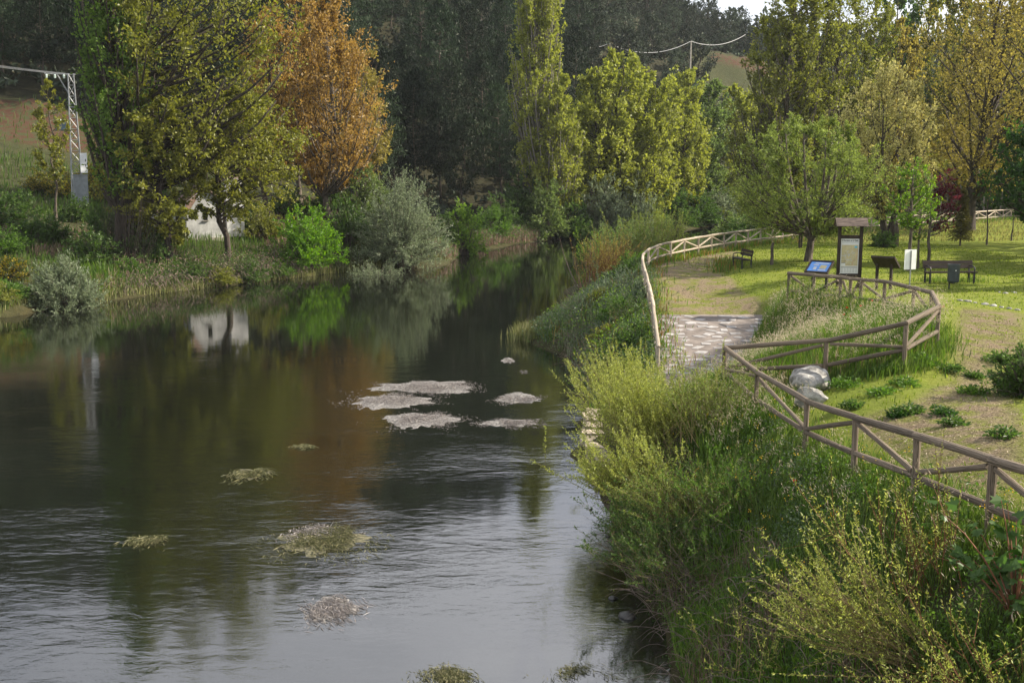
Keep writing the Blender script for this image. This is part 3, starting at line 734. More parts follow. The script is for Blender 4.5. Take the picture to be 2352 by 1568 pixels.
# bench
p = gp(2180, 42.6)
def bench(p, rz, label, L=2.0):
    t = thing('park_bench', label, 'bench', p, 'park benches', rotz=rz)
    for i in range(2): MB().box((0, -.16 + i * .19, .44), (L, .17, .045)).obj('seat_plank', MT['benchwood'], t)
    R = np.array(Matrix.Rotation(rad(-14), 3, 'X'))
    for i in range(2): MB().box((0, .20 + i * .035, .64 + i * .155), (L, .04, .145), R=R).obj('back_plank', MT['benchwood'], t)
    for s in (-1, 1):
        mb = MB(); x = s * (L / 2 - .12)
        mb.box((x, -.22, .20), (.06, .06, .45)); mb.box((x, .22, .20), (.06, .06, .45)); mb.box((x, 0, .40), (.055, .5, .045)); mb.box((x, .26, .62), (.05, .05, .46), R=R)
        mb.obj('leg', MT['iron'], t)
        m2 = MB(); m2.tubes(np.array([[x, .2, .66], [x, 0, .67], [x, -.2, .64], [x, -.235, .56], [x, -.22, .42]]), np.full(5, .025), 6); m2.obj('armrest', MT['iron'], t)
    return t
bench(p, rad(4), 'long dark brown bench with a plank backrest behind the litter bin on the lawn')
pb = gp(1704, 52.5); bench(pb, rad(-82), 'small bench seen from its end beside the dirt path, in front of the curving fence', 1.5)
# litter bin
p = gp(2188, 40.0)
t = thing('litter_bin', 'dark grey green cylindrical litter bin on a short post before the long bench', 'bin', p, rotz=.2)
mb = MB(); mb.lathe([(.0, .28), (.19, .28), (.205, .32), (.215, .90), (.225, .91), (.225, .93), (.205, .93), (.195, .89), (.185, .34), (.0, .33)], sides=20); mb.obj('bucket', MT['binmetal'], t, smooth=False)
mb = MB(); mb.tubes(np.array([[0, .23, -.15], [0, .23, .85]]), np.array([.028, .028]), 8); mb.box((0, .10, .24), (.05, .3, .04)); mb.obj('post', MT['iron'], t)
MB().box((-.05, -.214, .72), (.05, .006, .035), rotz=.2).obj('sticker', MT['whitemetal'], t)
# far reflective info panel behind the willow
p = gp(1838, 60)
t = thing('lectern', 'far sloping panel with a shining white face behind the round willow', 'lectern', p, 'sloping information lecterns', rotz=rad(60))
for s in (-1, 1): MB().box((s * .2, 0, .45), (.08, .08, 1.0)).obj('leg', MT['darkwood'], t)
R = np.array(Matrix.Rotation(rad(40), 3, 'X')); MB().box((0, 0, 1.0), (.8, .62, .05), R=R).obj('board', MT['darkwood'], t)
MB().box((0, -.02, 1.03), (.68, .5, .012), R=R).obj('panel', MT['whitemetal'], t)
# stump / stake on lawn
p = gp(1772, 52); mb = MB(); mb.tubes(np.array([[0, 0, -.1], [.02, 0, .4], [.0, .02, .8], [.05, 0, 1.05]]), np.array([.085, .075, .07, .06]), 8)
o = mb.obj('tree_stump', MT['bark'], loc=p); tag(o, 'bare sawn off sapling stump standing alone on the lawn left of the willow', 'stump')

# boulders
def rock(c, s, seed, mat, name, label, group=None, cut=0.0, sub=4, cat='boulder'):
    import bmesh
    bm = bmesh.new(); bmesh.ops.create_icosphere(bm, subdivisions=sub, radius=1.0)
    V = np.array([v.co[:] for v in bm.verts]); nz = n3(V, .45, seed) * .13 + n3(V, 1.2, seed + 1) * .05 + n3(V, 3.0, seed + 2) * .018
    V = V * (1 + nz[:, None])
    rr = np.random.default_rng(seed)
    for _ in range(12):
        d = rr.normal(size=3); d /= np.linalg.norm(d); lim = rr.uniform(.55, .8) if cut else rr.uniform(.72, .92)
        pr = V @ d; V -= np.clip(pr - lim, 0, None)[:, None] * d * .85
    V *= np.array(s)
    for v, cco in zip(bm.verts, V): v.co = cco
    me = bpy.data.meshes.new(name); bm.to_mesh(me); bm.free(); me.materials.append(MT[mat])
    if not cut: me.polygons.foreach_set('use_smooth', np.ones(len(me.polygons), bool))
    o = link(name, me, None, c); o.rotation_euler = (0, 0, seed)
    return tag(o, label, cat, group)
p = onG(1862, 900, 2.7); rock((p[0] + .05, p[1] + .25, p[2] + .10), (.62, .5, .38), 5, 'boulder', 'boulder', 'large rounded pale limestone boulder inside the fence corner, the bigger of the two', 'boulders')
p = onG(1864, 922, 2.7); rock((p[0] - .05, p[1] - .15, p[2] + .10), (.36, .28, .26), 9, 'boulder', 'boulder', 'smaller squared pale boulder in front of the big rounded one', 'boulders', cut=1)
for i, (u, v, s, lb) in enumerate([(1397,1230,.10,'small wet dark stone breaking the water close to the bank'),(1440,1415,.17,'largest wet dark stone in the shallow water below the near bank'),(1408,1374,.09,'wet stone just under the ripples above the largest one'),(1357,1170,.05,'tiny dark stone tip above the water by the willow bush'),(1325,1050,.09,'dark stone in the water in front of the landing wall')]):
    p = PZ(u, v); rock((p[0], p[1], 0.0), (s, s * .8, s * .6), 20 + i, 'wetstone', 'river_stone', lb, 'stones in the river', sub=2, cat='stone')
# line of pale stones on the grass at the right
rng = np.random.default_rng(8)
for i, u in enumerate([2205, 2222, 2240, 2262, 2281, 2300, 2318, 2336, 2296, 2330, 2310]):
    v = 690 + (u - 2205) * .17 if i < 8 else 664 + i; p = onG(u, v, 3.1); s = rng.uniform(.05, .11)
    rock((p[0], p[1], p[2] + .01), (s * 1.5, s, s * .6), 40 + i, 'boulder', 'edging_stone', 'pale stone lying in the low row across the grass below the bench', 'pale edging stones in the grass', sub=2, cat='stone')

# ------------------------------------------------------------------ white house
hp = gp(472, 80.0); hz = hp[2]
h = thing('white_house', 'small whitewashed house with one narrow window beyond the river, half hidden by trees', 'house', (hp[0], hp[1], hz - .1), rotz=rad(22))
# local axes: gable wall faces -y; the house runs back along +y and left
GW, GL, EH, RH = 2.55, 5.6, 2.75, 3.75
V = [[-GW/2,0,0],[GW/2,0,0],[GW/2,0,EH],[0,0,RH],[-GW/2,0,EH]]; V2 = [[x, GL, z] for x, _, z in V]
MBh = MB(); MBh.add(V + V2, [[1,6,7,2],[6,5,9,7],[5,0,4,9]], [[9,8,7]])
# gable wall with a real window opening
wx0, wx1, wz0, wz1 = -.08, .22, 1.45, 2.35
F = lambda x, z, y=0: [x, y, z]
g = [F(-GW/2,0),F(wx0,0),F(wx1,0),F(GW/2,0),F(-GW/2,wz0),F(wx0,wz0),F(wx1,wz0),F(GW/2,wz0),F(-GW/2,wz1),F(wx0,wz1),F(wx1,wz1),F(GW/2,wz1),F(-GW/2,EH),F(wx0,EH),F(wx1,EH),F(GW/2,EH),F(0,RH)]
MBh.add(g, [[0,1,5,4],[1,2,6,5],[2,3,7,6],[4,5,9,8],[6,7,11,10],[8,9,13,12],[9,10,14,13],[10,11,15,14]], [[12,13,16],[13,14,16],[14,15,16]])
rv = [F(wx0,wz0),F(wx1,wz0),F(wx1,wz1),F(wx0,wz1)] + [F(wx0,wz0,.18),F(wx1,wz0,.18),F(wx1,wz1,.18),F(wx0,wz1,.18)]
MBh.add(rv, [[0,1,5,4],[1,2,6,5],[2,3,7,6],[3,0,4,7]])
MBh.obj('wall', MT['plaster'], h)
wn_ = MB().box(((wx0+wx1)/2, .16, (wz0+wz1)/2), (wx1-wx0-.01, .02, wz1-wz0-.01)).obj('window', MT['glassdark'], h)
m2 = MB(); m2.box(((wx0+wx1)/2, .14, (wz0+wz1)/2), (.03, .025, wz1-wz0-.02)); m2.obj('glazing_bar', MT['bark'], wn_)
MB().box(((wx0+wx1)/2, -.03, wz0-.03), (wx1-wx0+.12, .12, .05)).obj('sill', MT['concrete'], wn_)
MB().box((0, GL/2-.1, .06), (GW+.3, GL+.3, .3)).obj('plinth', MT['concrete'], h)
mb = MB(); mb.add([[-GW/2,-.006,2.05],[-GW/2+.35,-.006,2.35],[-GW/2+.75,-.006,2.95],[-.3,-.006,3.45],[-GW/2,-.006,2.73]], t=[[0,1,4],[1,2,4],[2,3,4]]); mb.obj('bare_plaster', MT['plaster_old'], h)
rfo = None
ang = math.atan2(RH - EH, GW / 2); sl_ = math.hypot(RH - EH, GW / 2) + .22
for s in (-1, 1):
    R = np.array(Matrix.Rotation(s * ang, 3, 'Y')); c = np.array([s * (GW/4 + .06), GL/2, (EH+RH)/2 + .035])
    ro = MB().box(c, (sl_, GL + .3, .07), R=R).obj('roof', MT['rooftile'], h)
    for i in range(16):
        m2 = MB(); y0 = -.1 + i * (GL + .2) / 15; d = R @ np.array([sl_/2, 0, 0])
        m2.tubes(np.array([c + [0, y0 - GL/2, .045] - d, c + [0, y0 - GL/2, .045] + d]), np.array([.07, .07]), 6); m2.obj('tile_row', MT['rooftile'], ro)
MB().box((-.6 - GW, 2.6, 1.0), (2.4 + .02, 3.2, 2.0)).obj('side_wing', MT['plaster'], h)
MB().box((-.6 - GW, 2.6, 2.06), (2.7, 3.5, .12)).obj('wing_roof', MT['rooftile'], h)
hp2 = gp(540, 83.0)
h2 = thing('white_tower', 'narrow taller whitewashed block standing just right of the small white house', 'tower', (hp2[0], hp2[1], hp2[2] - .1), rotz=rad(22))
MB().box((0, 0, 2.1), (1.25, 1.25, 4.2)).obj('wall', MT['plaster'], h2)
MB().box((0, 0, 4.26), (1.45, 1.45, .1)).obj('cornice', MT['concrete'], h2)
mb = MB(); mb.add([[-.72,-.72,4.31],[.72,-.72,4.31],[.72,.72,4.31],[-.72,.72,4.31],[0,0,4.85]], t=[[0,1,4],[1,2,4],[2,3,4],[3,0,4]]); mb.obj('roof', MT['rooftile'], h2)
MB().box((0, -.64, 3.3), (.3, .03, .5)).obj('window', MT['glassdark'], h2)

# ------------------------------------------------------------------ transformer pylon and cabinets
pp = gp(180, 88.0); s_ = 88.0 / FOC
t = thing('transformer_pylon', 'white lattice steel pylon with crossarm and blue grey transformer behind the left poplar', 'pylon', pp, rotz=rad(25))
HT = (472 - 182) * s_
mb = MB(); b0, b1 = .42, .2
def leg_at(sx, sy, z): w = b0 + (b1 - b0) * z / HT; return np.array([sx * w, sy * w, z])
for sx in (-1, 1):
    for sy in (-1, 1): mb.tubes(np.array([leg_at(sx, sy, -.2), leg_at(sx, sy, HT)]), np.array([.045, .04]), 4)
nz = 12
for i in range(nz):
    z0, z1 = HT * i / nz, HT * (i + 1) / nz
    for (a, b) in (((-1,-1),(1,-1)), ((1,-1),(1,1)), ((1,1),(-1,1)), ((-1,1),(-1,-1))):
        if i % 2: a, b = b, a
        mb.tubes(np.array([leg_at(*a, z0), leg_at(*b, z1)]), np.array([.025, .025]), 4); mb.tubes(np.array([leg_at(*a, z1), leg_at(*b, z1)]), np.array([.022, .022]), 4)
mb.obj('lattice', MT['galv'], t)
mb = MB(); mb.box((-.75, 0, HT), (2.3, .1, .1)); mb.tubes(np.array([[-1.0, 0, HT - .03], [-.22, 0, HT - 1.5]]), np.full(2, .05), 5); mb.obj('crossarm', MT['galv'], t)
for x in (-1.75, -1.15, -.5):
    mb = MB(); mb.lathe([(.0, -.3), (.06, -.3), (.10, -.26), (.05, -.22), (.10, -.17), (.05, -.13), (.10, -.08), (.04, 0), (0, 0)], (x, 0, HT - .05), 10); mb.obj('insulator', MT['ceramic'], t)
tf = MB().box((-.95, -.1, (472-297)*s_), (.75, .6, .55)).obj('transformer', MT['bluegrey'], t)
MB().box((-.85, -.1, (472-306)*s_), (1.3, .75, .06)).obj('shelf', MT['iron'], t)
for i in range(3):
    mb = MB(); mb.lathe([(0, .28), (.04, .28), (.06, .36), (.03, .42), (.055, .48), (.02, .58), (0, .58)], (-1.15 + i * .2, -.1, (472-297)*s_), 8); mb.obj('bushing', MT['ceramic'], tf)
cb = MB().box((.55, -.35, (472-378)*s_), (.50, .42, 1.55)).obj('meter_box', MT['whitemetal'], t)
for zz in (.2, -.2): MB().box((.68, -.568, (472-378)*s_ + zz), (.06, .012, .2)).obj('latch', MT['iron'], cb)
pc = gp(188, 86.5)
t2 = thing('electric_cabinet', 'pale grey upright electric cabinet at the foot of the lattice pylon', 'cabinet', pc, rotz=rad(25))
MB().box((0, 0, 1.25), (1.05, .8, 2.4)).obj('body', MT['greymetal'], t2)
for s in (-1, 1): MB().box((s * .255, -.408, 1.25), (.49, .014, 2.2)).obj('door', MT['greymetal'], t2)
MB().box((0, 0, 2.48), (1.15, .9, .06)).obj('lid', MT['greymetal'], t2)
MB().box((0, 0, -.05), (1.15, .9, .22)).obj('plinth', MT['concrete'], t2)
# its wires, running up to the left
topw = np.array(pp) + [-1.75 * math.cos(rad(25)), -1.75 * math.sin(rad(25)), HT + .05]
for j in range(3):
    a = topw + np.array([.62, .29, 0]) * j; b = np.array([-58 + j * .5, 84 + j * .8, 19.0]); q = np.linspace(0, 1, 14)[:, None]
    pts = a * (1 - q) + b * q; pts[:, 2] -= 4 * .5 * (q * (1 - q))[:, 0]
    mb = MB(); mb.tubes(pts, np.full(14, .014), 5); tag(mb.obj('power_line', MT['cable'], None), 'thin power line strung from the lattice pylon towards the upper left', 'cable', 'power lines from the pylon')
# pole and sagging cable on the hill
pt = P(1587, 95, 215); g0 = float(ground(pt[0], pt[1]))
t = thing('utility_pole', 'pale concrete utility pole on the wooded hillside carrying a sagging cable', 'pole', (pt[0], pt[1], min(g0, pt[2] - 5)))
mb = MB(); hh = pt[2] - min(g0, pt[2] - 5); mb.tubes(np.array([[0, 0, -.3], [0, 0, hh]]), np.array([.18, .13]), 8); mb.obj('shaft', MT['concrete'], t)
MB().box((0, 0, hh - .15), (.6, .1, .1)).obj('crossarm', MT['concrete'], t)
knots = [P(1375, 108, 205), P(1398, 100, 206), pt, P(1712, 80, 226)]
for a, b, sag in ((knots[0], knots[1], .1), (knots[1], pt, 1.9), (pt, knots[3], 1.3)):
    q = np.linspace(0, 1, 20)[:, None]; pts = np.array(a) * (1 - q) + np.array(b) * q; pts[:, 2] -= 4 * sag * (q * (1 - q))[:, 0]
    mb = MB(); mb.tubes(pts, np.full(20, .055), 5); o = mb.obj('overhead_cable', MT['cable']); tag(o, {0.1: 'short far end of the pale cable left of the hillside span', 1.9: 'long sagging pale cable left of the hillside pole', 1.3: 'pale cable running right from the hillside pole towards the trees'}[sag], 'cable', 'cables on the hillside')
# ------------------------------------------------------------------ trees
def bez(a, c, b, n):
    t = np.linspace(0, 1, n)[None, :, None]
    return a[:, None] * (1 - t) ** 2 + 2 * c[:, None] * t * (1 - t) + b[:, None] * t ** 2
def unit(v): return v / (np.linalg.norm(v, axis=-1, keepdims=True) + 1e-9)

def tree_geo(seed, H, prof, t0, tr, nb, ns, nl, leaf, rise=.8, lean=(0, 0), off=(0, 0), stems=1, fork=.15, L2=.34, up2=.35, droop=0.0, sx=1.0, sy=1.0, clump=.55, cf=.35, spread=.10, leafup=.3, bend=.35, tw=1.0, trunkwob=.02, ns_from=.22, aspect=.6):
    """a trunk, limbs reaching the crown outline prof(height), twigs on the limbs, leaves along the twigs"""
    nl = int(nl * .66); leaf = leaf * 1.18
    rng = np.random.default_rng(seed)
    wood, crown = MB(), MB()
    pt, pr = np.array(prof, float).T
    lean = np.array([*lean, 0.0]); off = np.array([*off, 0.0])
    wob = rng.normal(0, trunkwob, (8, 2)) * H; wob[0] = 0; wk = np.linspace(0, 1, 8)
    def axis(s):
        s = np.asarray(s, float)
        a = s[..., None] ** 1.3 * lean + np.stack([np.interp(s, wk, wob[:, 0]), np.interp(s, wk, wob[:, 1]), s * H], -1)
        return a
    Rm = pr.max()
    if stems == 1:
        sz = np.linspace(0, .97, 12); tp = axis(sz); trd = tr * (1 - sz) ** .8 + .012; trd[0] *= 1.35
        tp[0, 2] -= .25; wood.tubes(tp, trd, 8)
    else:
        sz = np.linspace(0, fork, 4); tp = axis(sz); tp[0, 2] -= .25; wood.tubes(tp, np.array([tr * 1.3, tr, tr * .95, tr * .9]), 8)
        st = axis(np.full(stems, fork)); az = np.arange(stems) * 6.283 / stems + rng.uniform(-.4, .4, stems)
        rr_ = Rm * rng.uniform(.3, .62, stems); hh = rng.uniform(.72, .95, stems)
        en = axis(hh) + off * .6 + np.stack([np.cos(az) * rr_ * sx, np.sin(az) * rr_ * sy, 0 * az], 1)
        SB = bez(st, st * .45 + en * .55 + np.stack([np.cos(az) * rr_ * .35, np.sin(az) * rr_ * .35, -.12 * H + 0 * az], 1), en, 9)
        wood.tubes(SB, (tr * .72 * (1 - np.linspace(0, 1, 9) * .85))[None].repeat(stems, 0), 6)
    s = t0 + (1 - t0) * ((np.arange(nb) + rng.random(nb)) / nb) ** .95
    az = np.arange(nb) * 2.39996 + rng.uniform(-.5, .5, nb)
    r = np.interp((s - t0) / (1 - t0), pt, pr) * rng.uniform(.55, 1.08, nb)
    out = np.stack([np.cos(az) * sx, np.sin(az) * sy, 0 * az], 1)
    tgt = axis(s) + off * np.clip((s - t0) / .12, .3, 1)[:, None] + out * r[:, None]
    tgt[:, 2] += rng.normal(0, .02, nb) * H
    dist = np.linalg.norm((tgt - axis(s))[:, :2], axis=1)
    s0 = np.clip(s - rise * dist / H, max(.06, t0 * .55), .96)
    if stems == 1: st = axis(s0)
    else:
        k = np.argmin(((SB[:, None, -1, :2] - tgt[None, :, :2]) ** 2).sum(-1), 0)
        q = np.clip((s0 - fork) / (.85 - fork), .05, .98); j = np.clip((q * 8).astype(int), 0, 7); fr = (q * 8 - j)[:, None]
        st = SB[k, j] * (1 - fr) + SB[k, j + 1] * fr
    ctl = st + (tgt - st) * np.array([.55 + bend * .5, .55 + bend * .5, .55 - bend])
    if droop: ctl[:, 2] += droop * dist
    BR = bez(st, ctl, tgt, 6)
    blen = np.linalg.norm(tgt - st, axis=1)
    r0 = np.clip(tr * (1 - s0) * .42, .012, None) * np.clip(blen / (Rm + .1), .5, 1.3)
    wood.tubes(BR, r0[:, None] * (1 - np.linspace(0, .85, 6))[None] + .005 * tw, 5)
    # twigs
    bi = np.repeat(np.arange(nb), ns); p = ns_from + (1 - ns_from) * rng.random(nb * ns) ** .8
    a, c, b = st[bi], ctl[bi], tgt[bi]; pp_ = p[:, None]
    base = a * (1 - pp_) ** 2 + 2 * c * pp_ * (1 - pp_) + b * pp_ ** 2
    tg = unit(2 * (1 - pp_) * (c - a) + 2 * pp_ * (b - c))
    d = unit(tg * .7 + rng.normal(0, .55, (len(bi), 3)) + np.array([0, 0, up2]))
    ln = (L2 * np.clip(blen[bi], Rm * .35, Rm * 1.3) * rng.uniform(.5, 1.15, len(bi)))[:, None]
    end = base + d * ln; end[:, 2] -= droop * ln[:, 0] * .8
    mid = (base + end) / 2 + rng.normal(0, .06, end.shape) * ln; mid[:, 2] += abs(droop) * ln[:, 0] * .3
    TW = bez(base, mid, end, 3)
    wood.tubes(TW, np.full((len(bi), 1), .012 * tw) * np.array([[1, .7, .35]]), 3, cap=False)
    # leaves
    n = len(bi) * nl
    ti = np.repeat(np.arange(len(bi)), nl); q = (.12 + .95 * rng.random(n))[:, None]
    pos = base[ti] * (1 - q) ** 2 + 2 * mid[ti] * q * (1 - q) + end[ti] * q ** 2 + rng.normal(0, spread, (n, 3)) * ln[ti]
    keep = n3(pos, cf, seed) > rng.normal(-clump * 1.0, .35, n)
    pos, ti = pos[keep], ti[keep]; n = len(pos)
    dd = unit(d[ti] * .6 + rng.normal(0, .8, (n, 3)) + np.array([0, 0, .1 - droop]))
    Lf = leaf * rng.uniform(.6, 1.25, n)
    leaves(crown, pos, dd, Lf, Lf * aspect, rng, up=leafup)
    return wood, crown

def tree(name, label, base, geo, leaf, bark='bark', cat='tree', group=None):
    w, c = geo
    root = thing(name, label, cat, base, group)
    w.obj('trunk', MT[bark], root, smooth=True); c.obj('crown', LM[leaf], root)
    return root
_VAR = {}
def plant(name, label, base, kind, nvar, build, H0, R0, H, R, leaf, bark='bark', cat='tree', group=None, parts=('trunk', 'crown')):
    i = len([k for k in bpy.data.objects if k.name.startswith(name)]) % nvar
    if (kind, i) not in _VAR:
        w, c = build(i); _VAR[(kind, i)] = (w.mesh(parts[0], MT['bark'], True), c.mesh(parts[1], LM['midgreen']))
    root = thing(name, label, cat, base, group, rotz=(base[0] * 7.3 + base[1] * 3.1) % 6.28); root.scale = (R / R0, R / R0, H / H0)
    for nm, me, m in zip(parts, _VAR[(kind, i)], (MT[bark], LM[leaf])):
        o = link(nm, me, root); o.material_slots[0].link = 'OBJECT'; o.material_slots[0].material = m
    return root
def ht(v, Y, base): return float(P(1176, v, Y)[2] - base[2])
ROUND = [(0, .35), (.15, .75), (.4, 1), (.65, .9), (.85, .6), (1, .15)]
OVAL = [(0, .45), (.25, .95), (.5, 1), (.75, .75), (.92, .42), (1, .1)]
CONE = [(0, .7), (.2, 1), (.45, .88), (.7, .55), (.88, .28), (1, .05)]
COLUMN = [(0, .55), (.12, .9), (.35, 1), (.65, .9), (.85, .55), (1, .12)]
def pf(shape, R): return [(a, b * R) for a, b in shape]

# --- left bank
b = gp(283, 71)
tree('lombardy_poplar', 'tall narrow green poplar at the left rising from a twiggy base beside the pylon', b, tree_geo(1, 24, pf(COLUMN, 2.55), .24, .42, 140, 8, 46, .20, rise=2.4, L2=.42, up2=1.0, clump=.35, cf=.45), 'poplar_green', 'bark_dark')
mb = MB(); rng = np.random.default_rng(4); n = 190; a = rng.uniform(0, 6.28, n); r0 = rng.uniform(0, 1.1, n); r1 = r0 + rng.uniform(.2, 1.5, n); h = rng.uniform(1.2, 7.0, n) ** .95
p0 = np.stack([np.cos(a) * r0, np.sin(a) * r0, 0 * a - .1], 1); p1 = np.stack([np.cos(a + .3) * r1, np.sin(a + .3) * r1, h], 1)
mb.tubes(bez(p0, (p0 + p1) / 2 + np.stack([np.cos(a) * .35, np.sin(a) * .35, h * .1], 1), p1, 5), rng.uniform(.006, .013, n)[:, None] * np.array([[1, .9, .75, .6, .3]]), 3)
o = mb.obj('twig_thicket', MT['bark_dark'], loc=gp(296, 69.2)); tag(o, 'dense thicket of bare brown suckers round the foot of the left poplar', 'thicket')
b = gp(322, 73)
tree('black_poplar', 'largest spreading olive yellow tree, its long limbs reaching over the white house', b, tree_geo(2, 23, pf([(0, .55), (.2, .95), (.45, 1), (.7, .95), (.9, .8), (1, .5)], 6.2), .26, .46, 110, 11, 44, .23, rise=.5, off=(4.8, -1), L2=.30, clump=.22, cf=.22, lean=(-.6, 0)), 'olive', 'bark_dark')
b = gp(387, 71)
tree('leaning_poplar', 'lower olive tree with drooping leafy branches just left of the white house window', b, tree_geo(3, 10.5, pf(ROUND, 3.5), .16, .27, 75, 9, 42, .21, rise=.3, off=(-.3, -.3), droop=.3, clump=.5, cf=.3), 'olive', 'bark_dark')
b = gp(516, 74)
tree('bank_poplar', 'olive tree whose dark trunk stands right in front of the white house', b, tree_geo(4, 11.5, pf(ROUND, 3.7), .27, .22, 80, 9, 44, .21, rise=.3, off=(1.9, -.5), droop=.42, clump=.5, cf=.3), 'olive', 'bark_dark')
b = gp(130, 80)
tree('sapling', 'thin olive sapling in front of the lattice pylon', b, tree_geo(5, ht(186, 80, b), pf(OVAL, 1.5), .3, .09, 40, 7, 26, .18, rise=1.0, clump=.2), 'olive')
b = gp(766, 89)
tree('orange_poplar', 'tallest orange brown poplar on the far bank in fresh copper leaf', b, tree_geo(6, ht(-25, 89, b), pf([(0, .5), (.15, .85), (.4, 1), (.6, .8), (.8, .5), (1, .1)], 4.7), .23, .24, 110, 9, 44, .22, rise=1.5, L2=.34, up2=.7, clump=.35, cf=.3), 'orange', 'bark')
b = gp(690, 94)
tree('orange_poplar', 'orange poplar half hidden between the big olive tree and the tallest copper one', b, tree_geo(7, ht(-40, 94, b), pf(OVAL, 4.0), .25, .2, 80, 8, 36, .22, rise=1.6, L2=.34, up2=.7, clump=.3), 'orange', 'bark')
b = gp(622, 87)
tree('orange_poplar', 'dull orange poplar with a straight bare trunk just right of the white house', b, tree_geo(8, ht(30, 87, b), pf(OVAL, 3.6), .32, .2, 70, 8, 34, .22, rise=1.4, L2=.34, up2=.7, clump=.3), 'orange', 'bark_dark')
b = gp(842, 100)
tree('orange_poplar', 'smaller golden poplar on the right flank of the copper poplars', b, tree_geo(9, ht(110, 100, b), pf(OVAL, 2.8), .3, .16, 60, 8, 34, .22, rise=1.4, up2=.7, clump=.3), 'tan', 'bark')

# --- centre, far bank
b = gp(1240, 127)
tree('lombardy_poplar', 'very tall narrow yellow green poplar in the centre, cut by the top edge', b, tree_geo(20, 33, pf([(0, .7), (.1, 1), (.35, 1), (.7, .92), (.9, .7), (1, .2)], 3.0), .12, .45, 190, 8, 46, .30, rise=3.0, L2=.42, up2=1.2, clump=.25, cf=.4), 'yellowgreen', 'bark_pale')
b = gp(1288, 125)
tree('lombardy_poplar', 'shorter pale poplar leaning against the right side of the very tall one', b, tree_geo(21, ht(190, 125, b), pf(COLUMN, 2.7), .06, .25, 100, 8, 42, .28, rise=2.2, L2=.4, up2=.9, clump=.3, cf=.4), 'yellowgreen', 'bark_pale')
for i, (u, Y, v, R, lf, lb) in enumerate([(1362,131,165,4.0,'yellowgreen','bright yellow green poplar directly right of the very tall one, first of the row'),
      (1425,134,128,4.6,'yellowgreen','bright yellow green poplar, the highest top in the row right of the very tall one'),(1492,136,172,4.2,'yellowgreen','yellow green poplar with arching limbs, third of the row by the far water'),
      (1562,152,160,4.2,'yellowgreen','pointed yellow green poplar standing apart right of the far row'),(1618,158,190,4.2,'palegreen','softer green poplar at the right end of the far row'),
      (1690,164,205,4.6,'yellowgreen','yellow green tree between the far row and the tall grey trunked poplars'),(1395,138,300,3.4,'yellowgreen','low leafy poplar filling the gap under the far yellow green row')]):
    b = gp(u, Y); plant('aspen_poplar', lb, b, 'aspen', 4, lambda k: tree_geo(30 + k, 16, pf([(0, .5), (.2, .92), (.5, 1), (.75, .88), (.92, .6), (1, .25)], 3.5), .08, .22, 95, 9, 44, .29, rise=1.0, L2=.36, up2=.7, clump=.35, cf=.33), 16, 3.5, ht(v, Y, b), R, lf, 'bark_dark', group='yellow green poplars beyond the river')

# --- right, behind the park fence
for i, (u, Y, v, R, lf, lb) in enumerate([(1742,104,40,3.0,'poplar_olive','open olive poplar with pale trunk, leftmost of the tall group behind the willow'),(1803,101,-40,3.4,'poplar_olive','tall open poplar with a grey trunk forking above the willow'),
      (1850,103,-60,3.4,'poplar_olive','tall poplar with two grey limbs right behind the willow crown'),(1912,106,-50,3.3,'poplar_olive','tall olive poplar between the grey trunked pair and the beige tree'),(1975,109,-30,3.2,'poplar_olive','olive poplar whose top leaves the photo above the beige tree')]):
    b = gp(u, Y); plant('tall_poplar', lb, b, 'tall', 3, lambda k: tree_geo(50 + k, 24, pf([(0, .5), (.2, .9), (.5, 1), (.8, .85), (1, .5)], 3.3), .16, .3, 85, 9, 40, .26, rise=1.7, L2=.33, up2=.7, clump=.3, cf=.35, tw=1.3), 24, 3.3, ht(v, Y, b), R, lf, 'bark', group='tall open poplars behind the willow')
for i, (u, Y, v, R, lf, lb) in enumerate([(2052,112,58,3.2,'tan','golden pointed poplar rising behind the beige tree'),(2035,128,-60,4.0,'midgreen','dark green tall tree at the top, left of the right hand background'),(2110,132,-70,4.2,'poplar_olive','olive background tree above the golden pointed one'),
      (2190,126,-70,4.4,'poplar_olive','olive background tree behind the brown branches at the top right'),(2270,122,-60,4.4,'tan','tan background tree behind the brown branches, near the right edge'),(2350,118,-40,4.4,'poplar_olive','olive background tree cut by the right edge'),
      (2100,100,330,3.0,'poplar_olive','low olive tree behind the far fence left of the purple tree'),(2180,104,300,3.4,'tan','low tan tree behind the far fence right of the purple tree'),(2262,103,330,3.2,'midgreen','low green tree behind the far fence, above the thin saplings'),(2340,101,340,3.2,'midgreen','low green tree behind the far fence at the right edge'),
      (1740,112,330,3.2,'yellowgreen','low yellow green tree between river and fence left behind the willow'),(1935,96,350,2.8,'poplar_olive','low olive tree behind the fence right of the willow')]):
    b = gp(u, Y); plant('background_tree', lb, b, 'bgt', 3, lambda k: tree_geo(70 + k, 18, pf(OVAL, 3.8), .10, .25, 80, 9, 38, .29, rise=1.1, L2=.36, up2=.5, clump=.3, cf=.3), 18, 3.8, ht(v, Y, b), R, lf, 'bark', group='trees closing the view behind the park')
b = gp(2228, 82)
tree('spreading_tree', 'large brown yellow tree with dark leaning trunk behind the right of the lawn', b, tree_geo(90, 19, pf([(0, .6), (.2, 1), (.5, 1), (.8, .85), (1, .5)], 6.6), .22, .34, 75, 14, 44, .17, rise=1.0, bend=.1, off=(.5, -1), lean=(1.0, -1), L2=.36, up2=.2, clump=.5, cf=.32, tw=1.0), 'tan', 'bark_dark')
b = np.array([38.0, 66.0, 0]); b[2] = float(ground(b[0], b[1]))
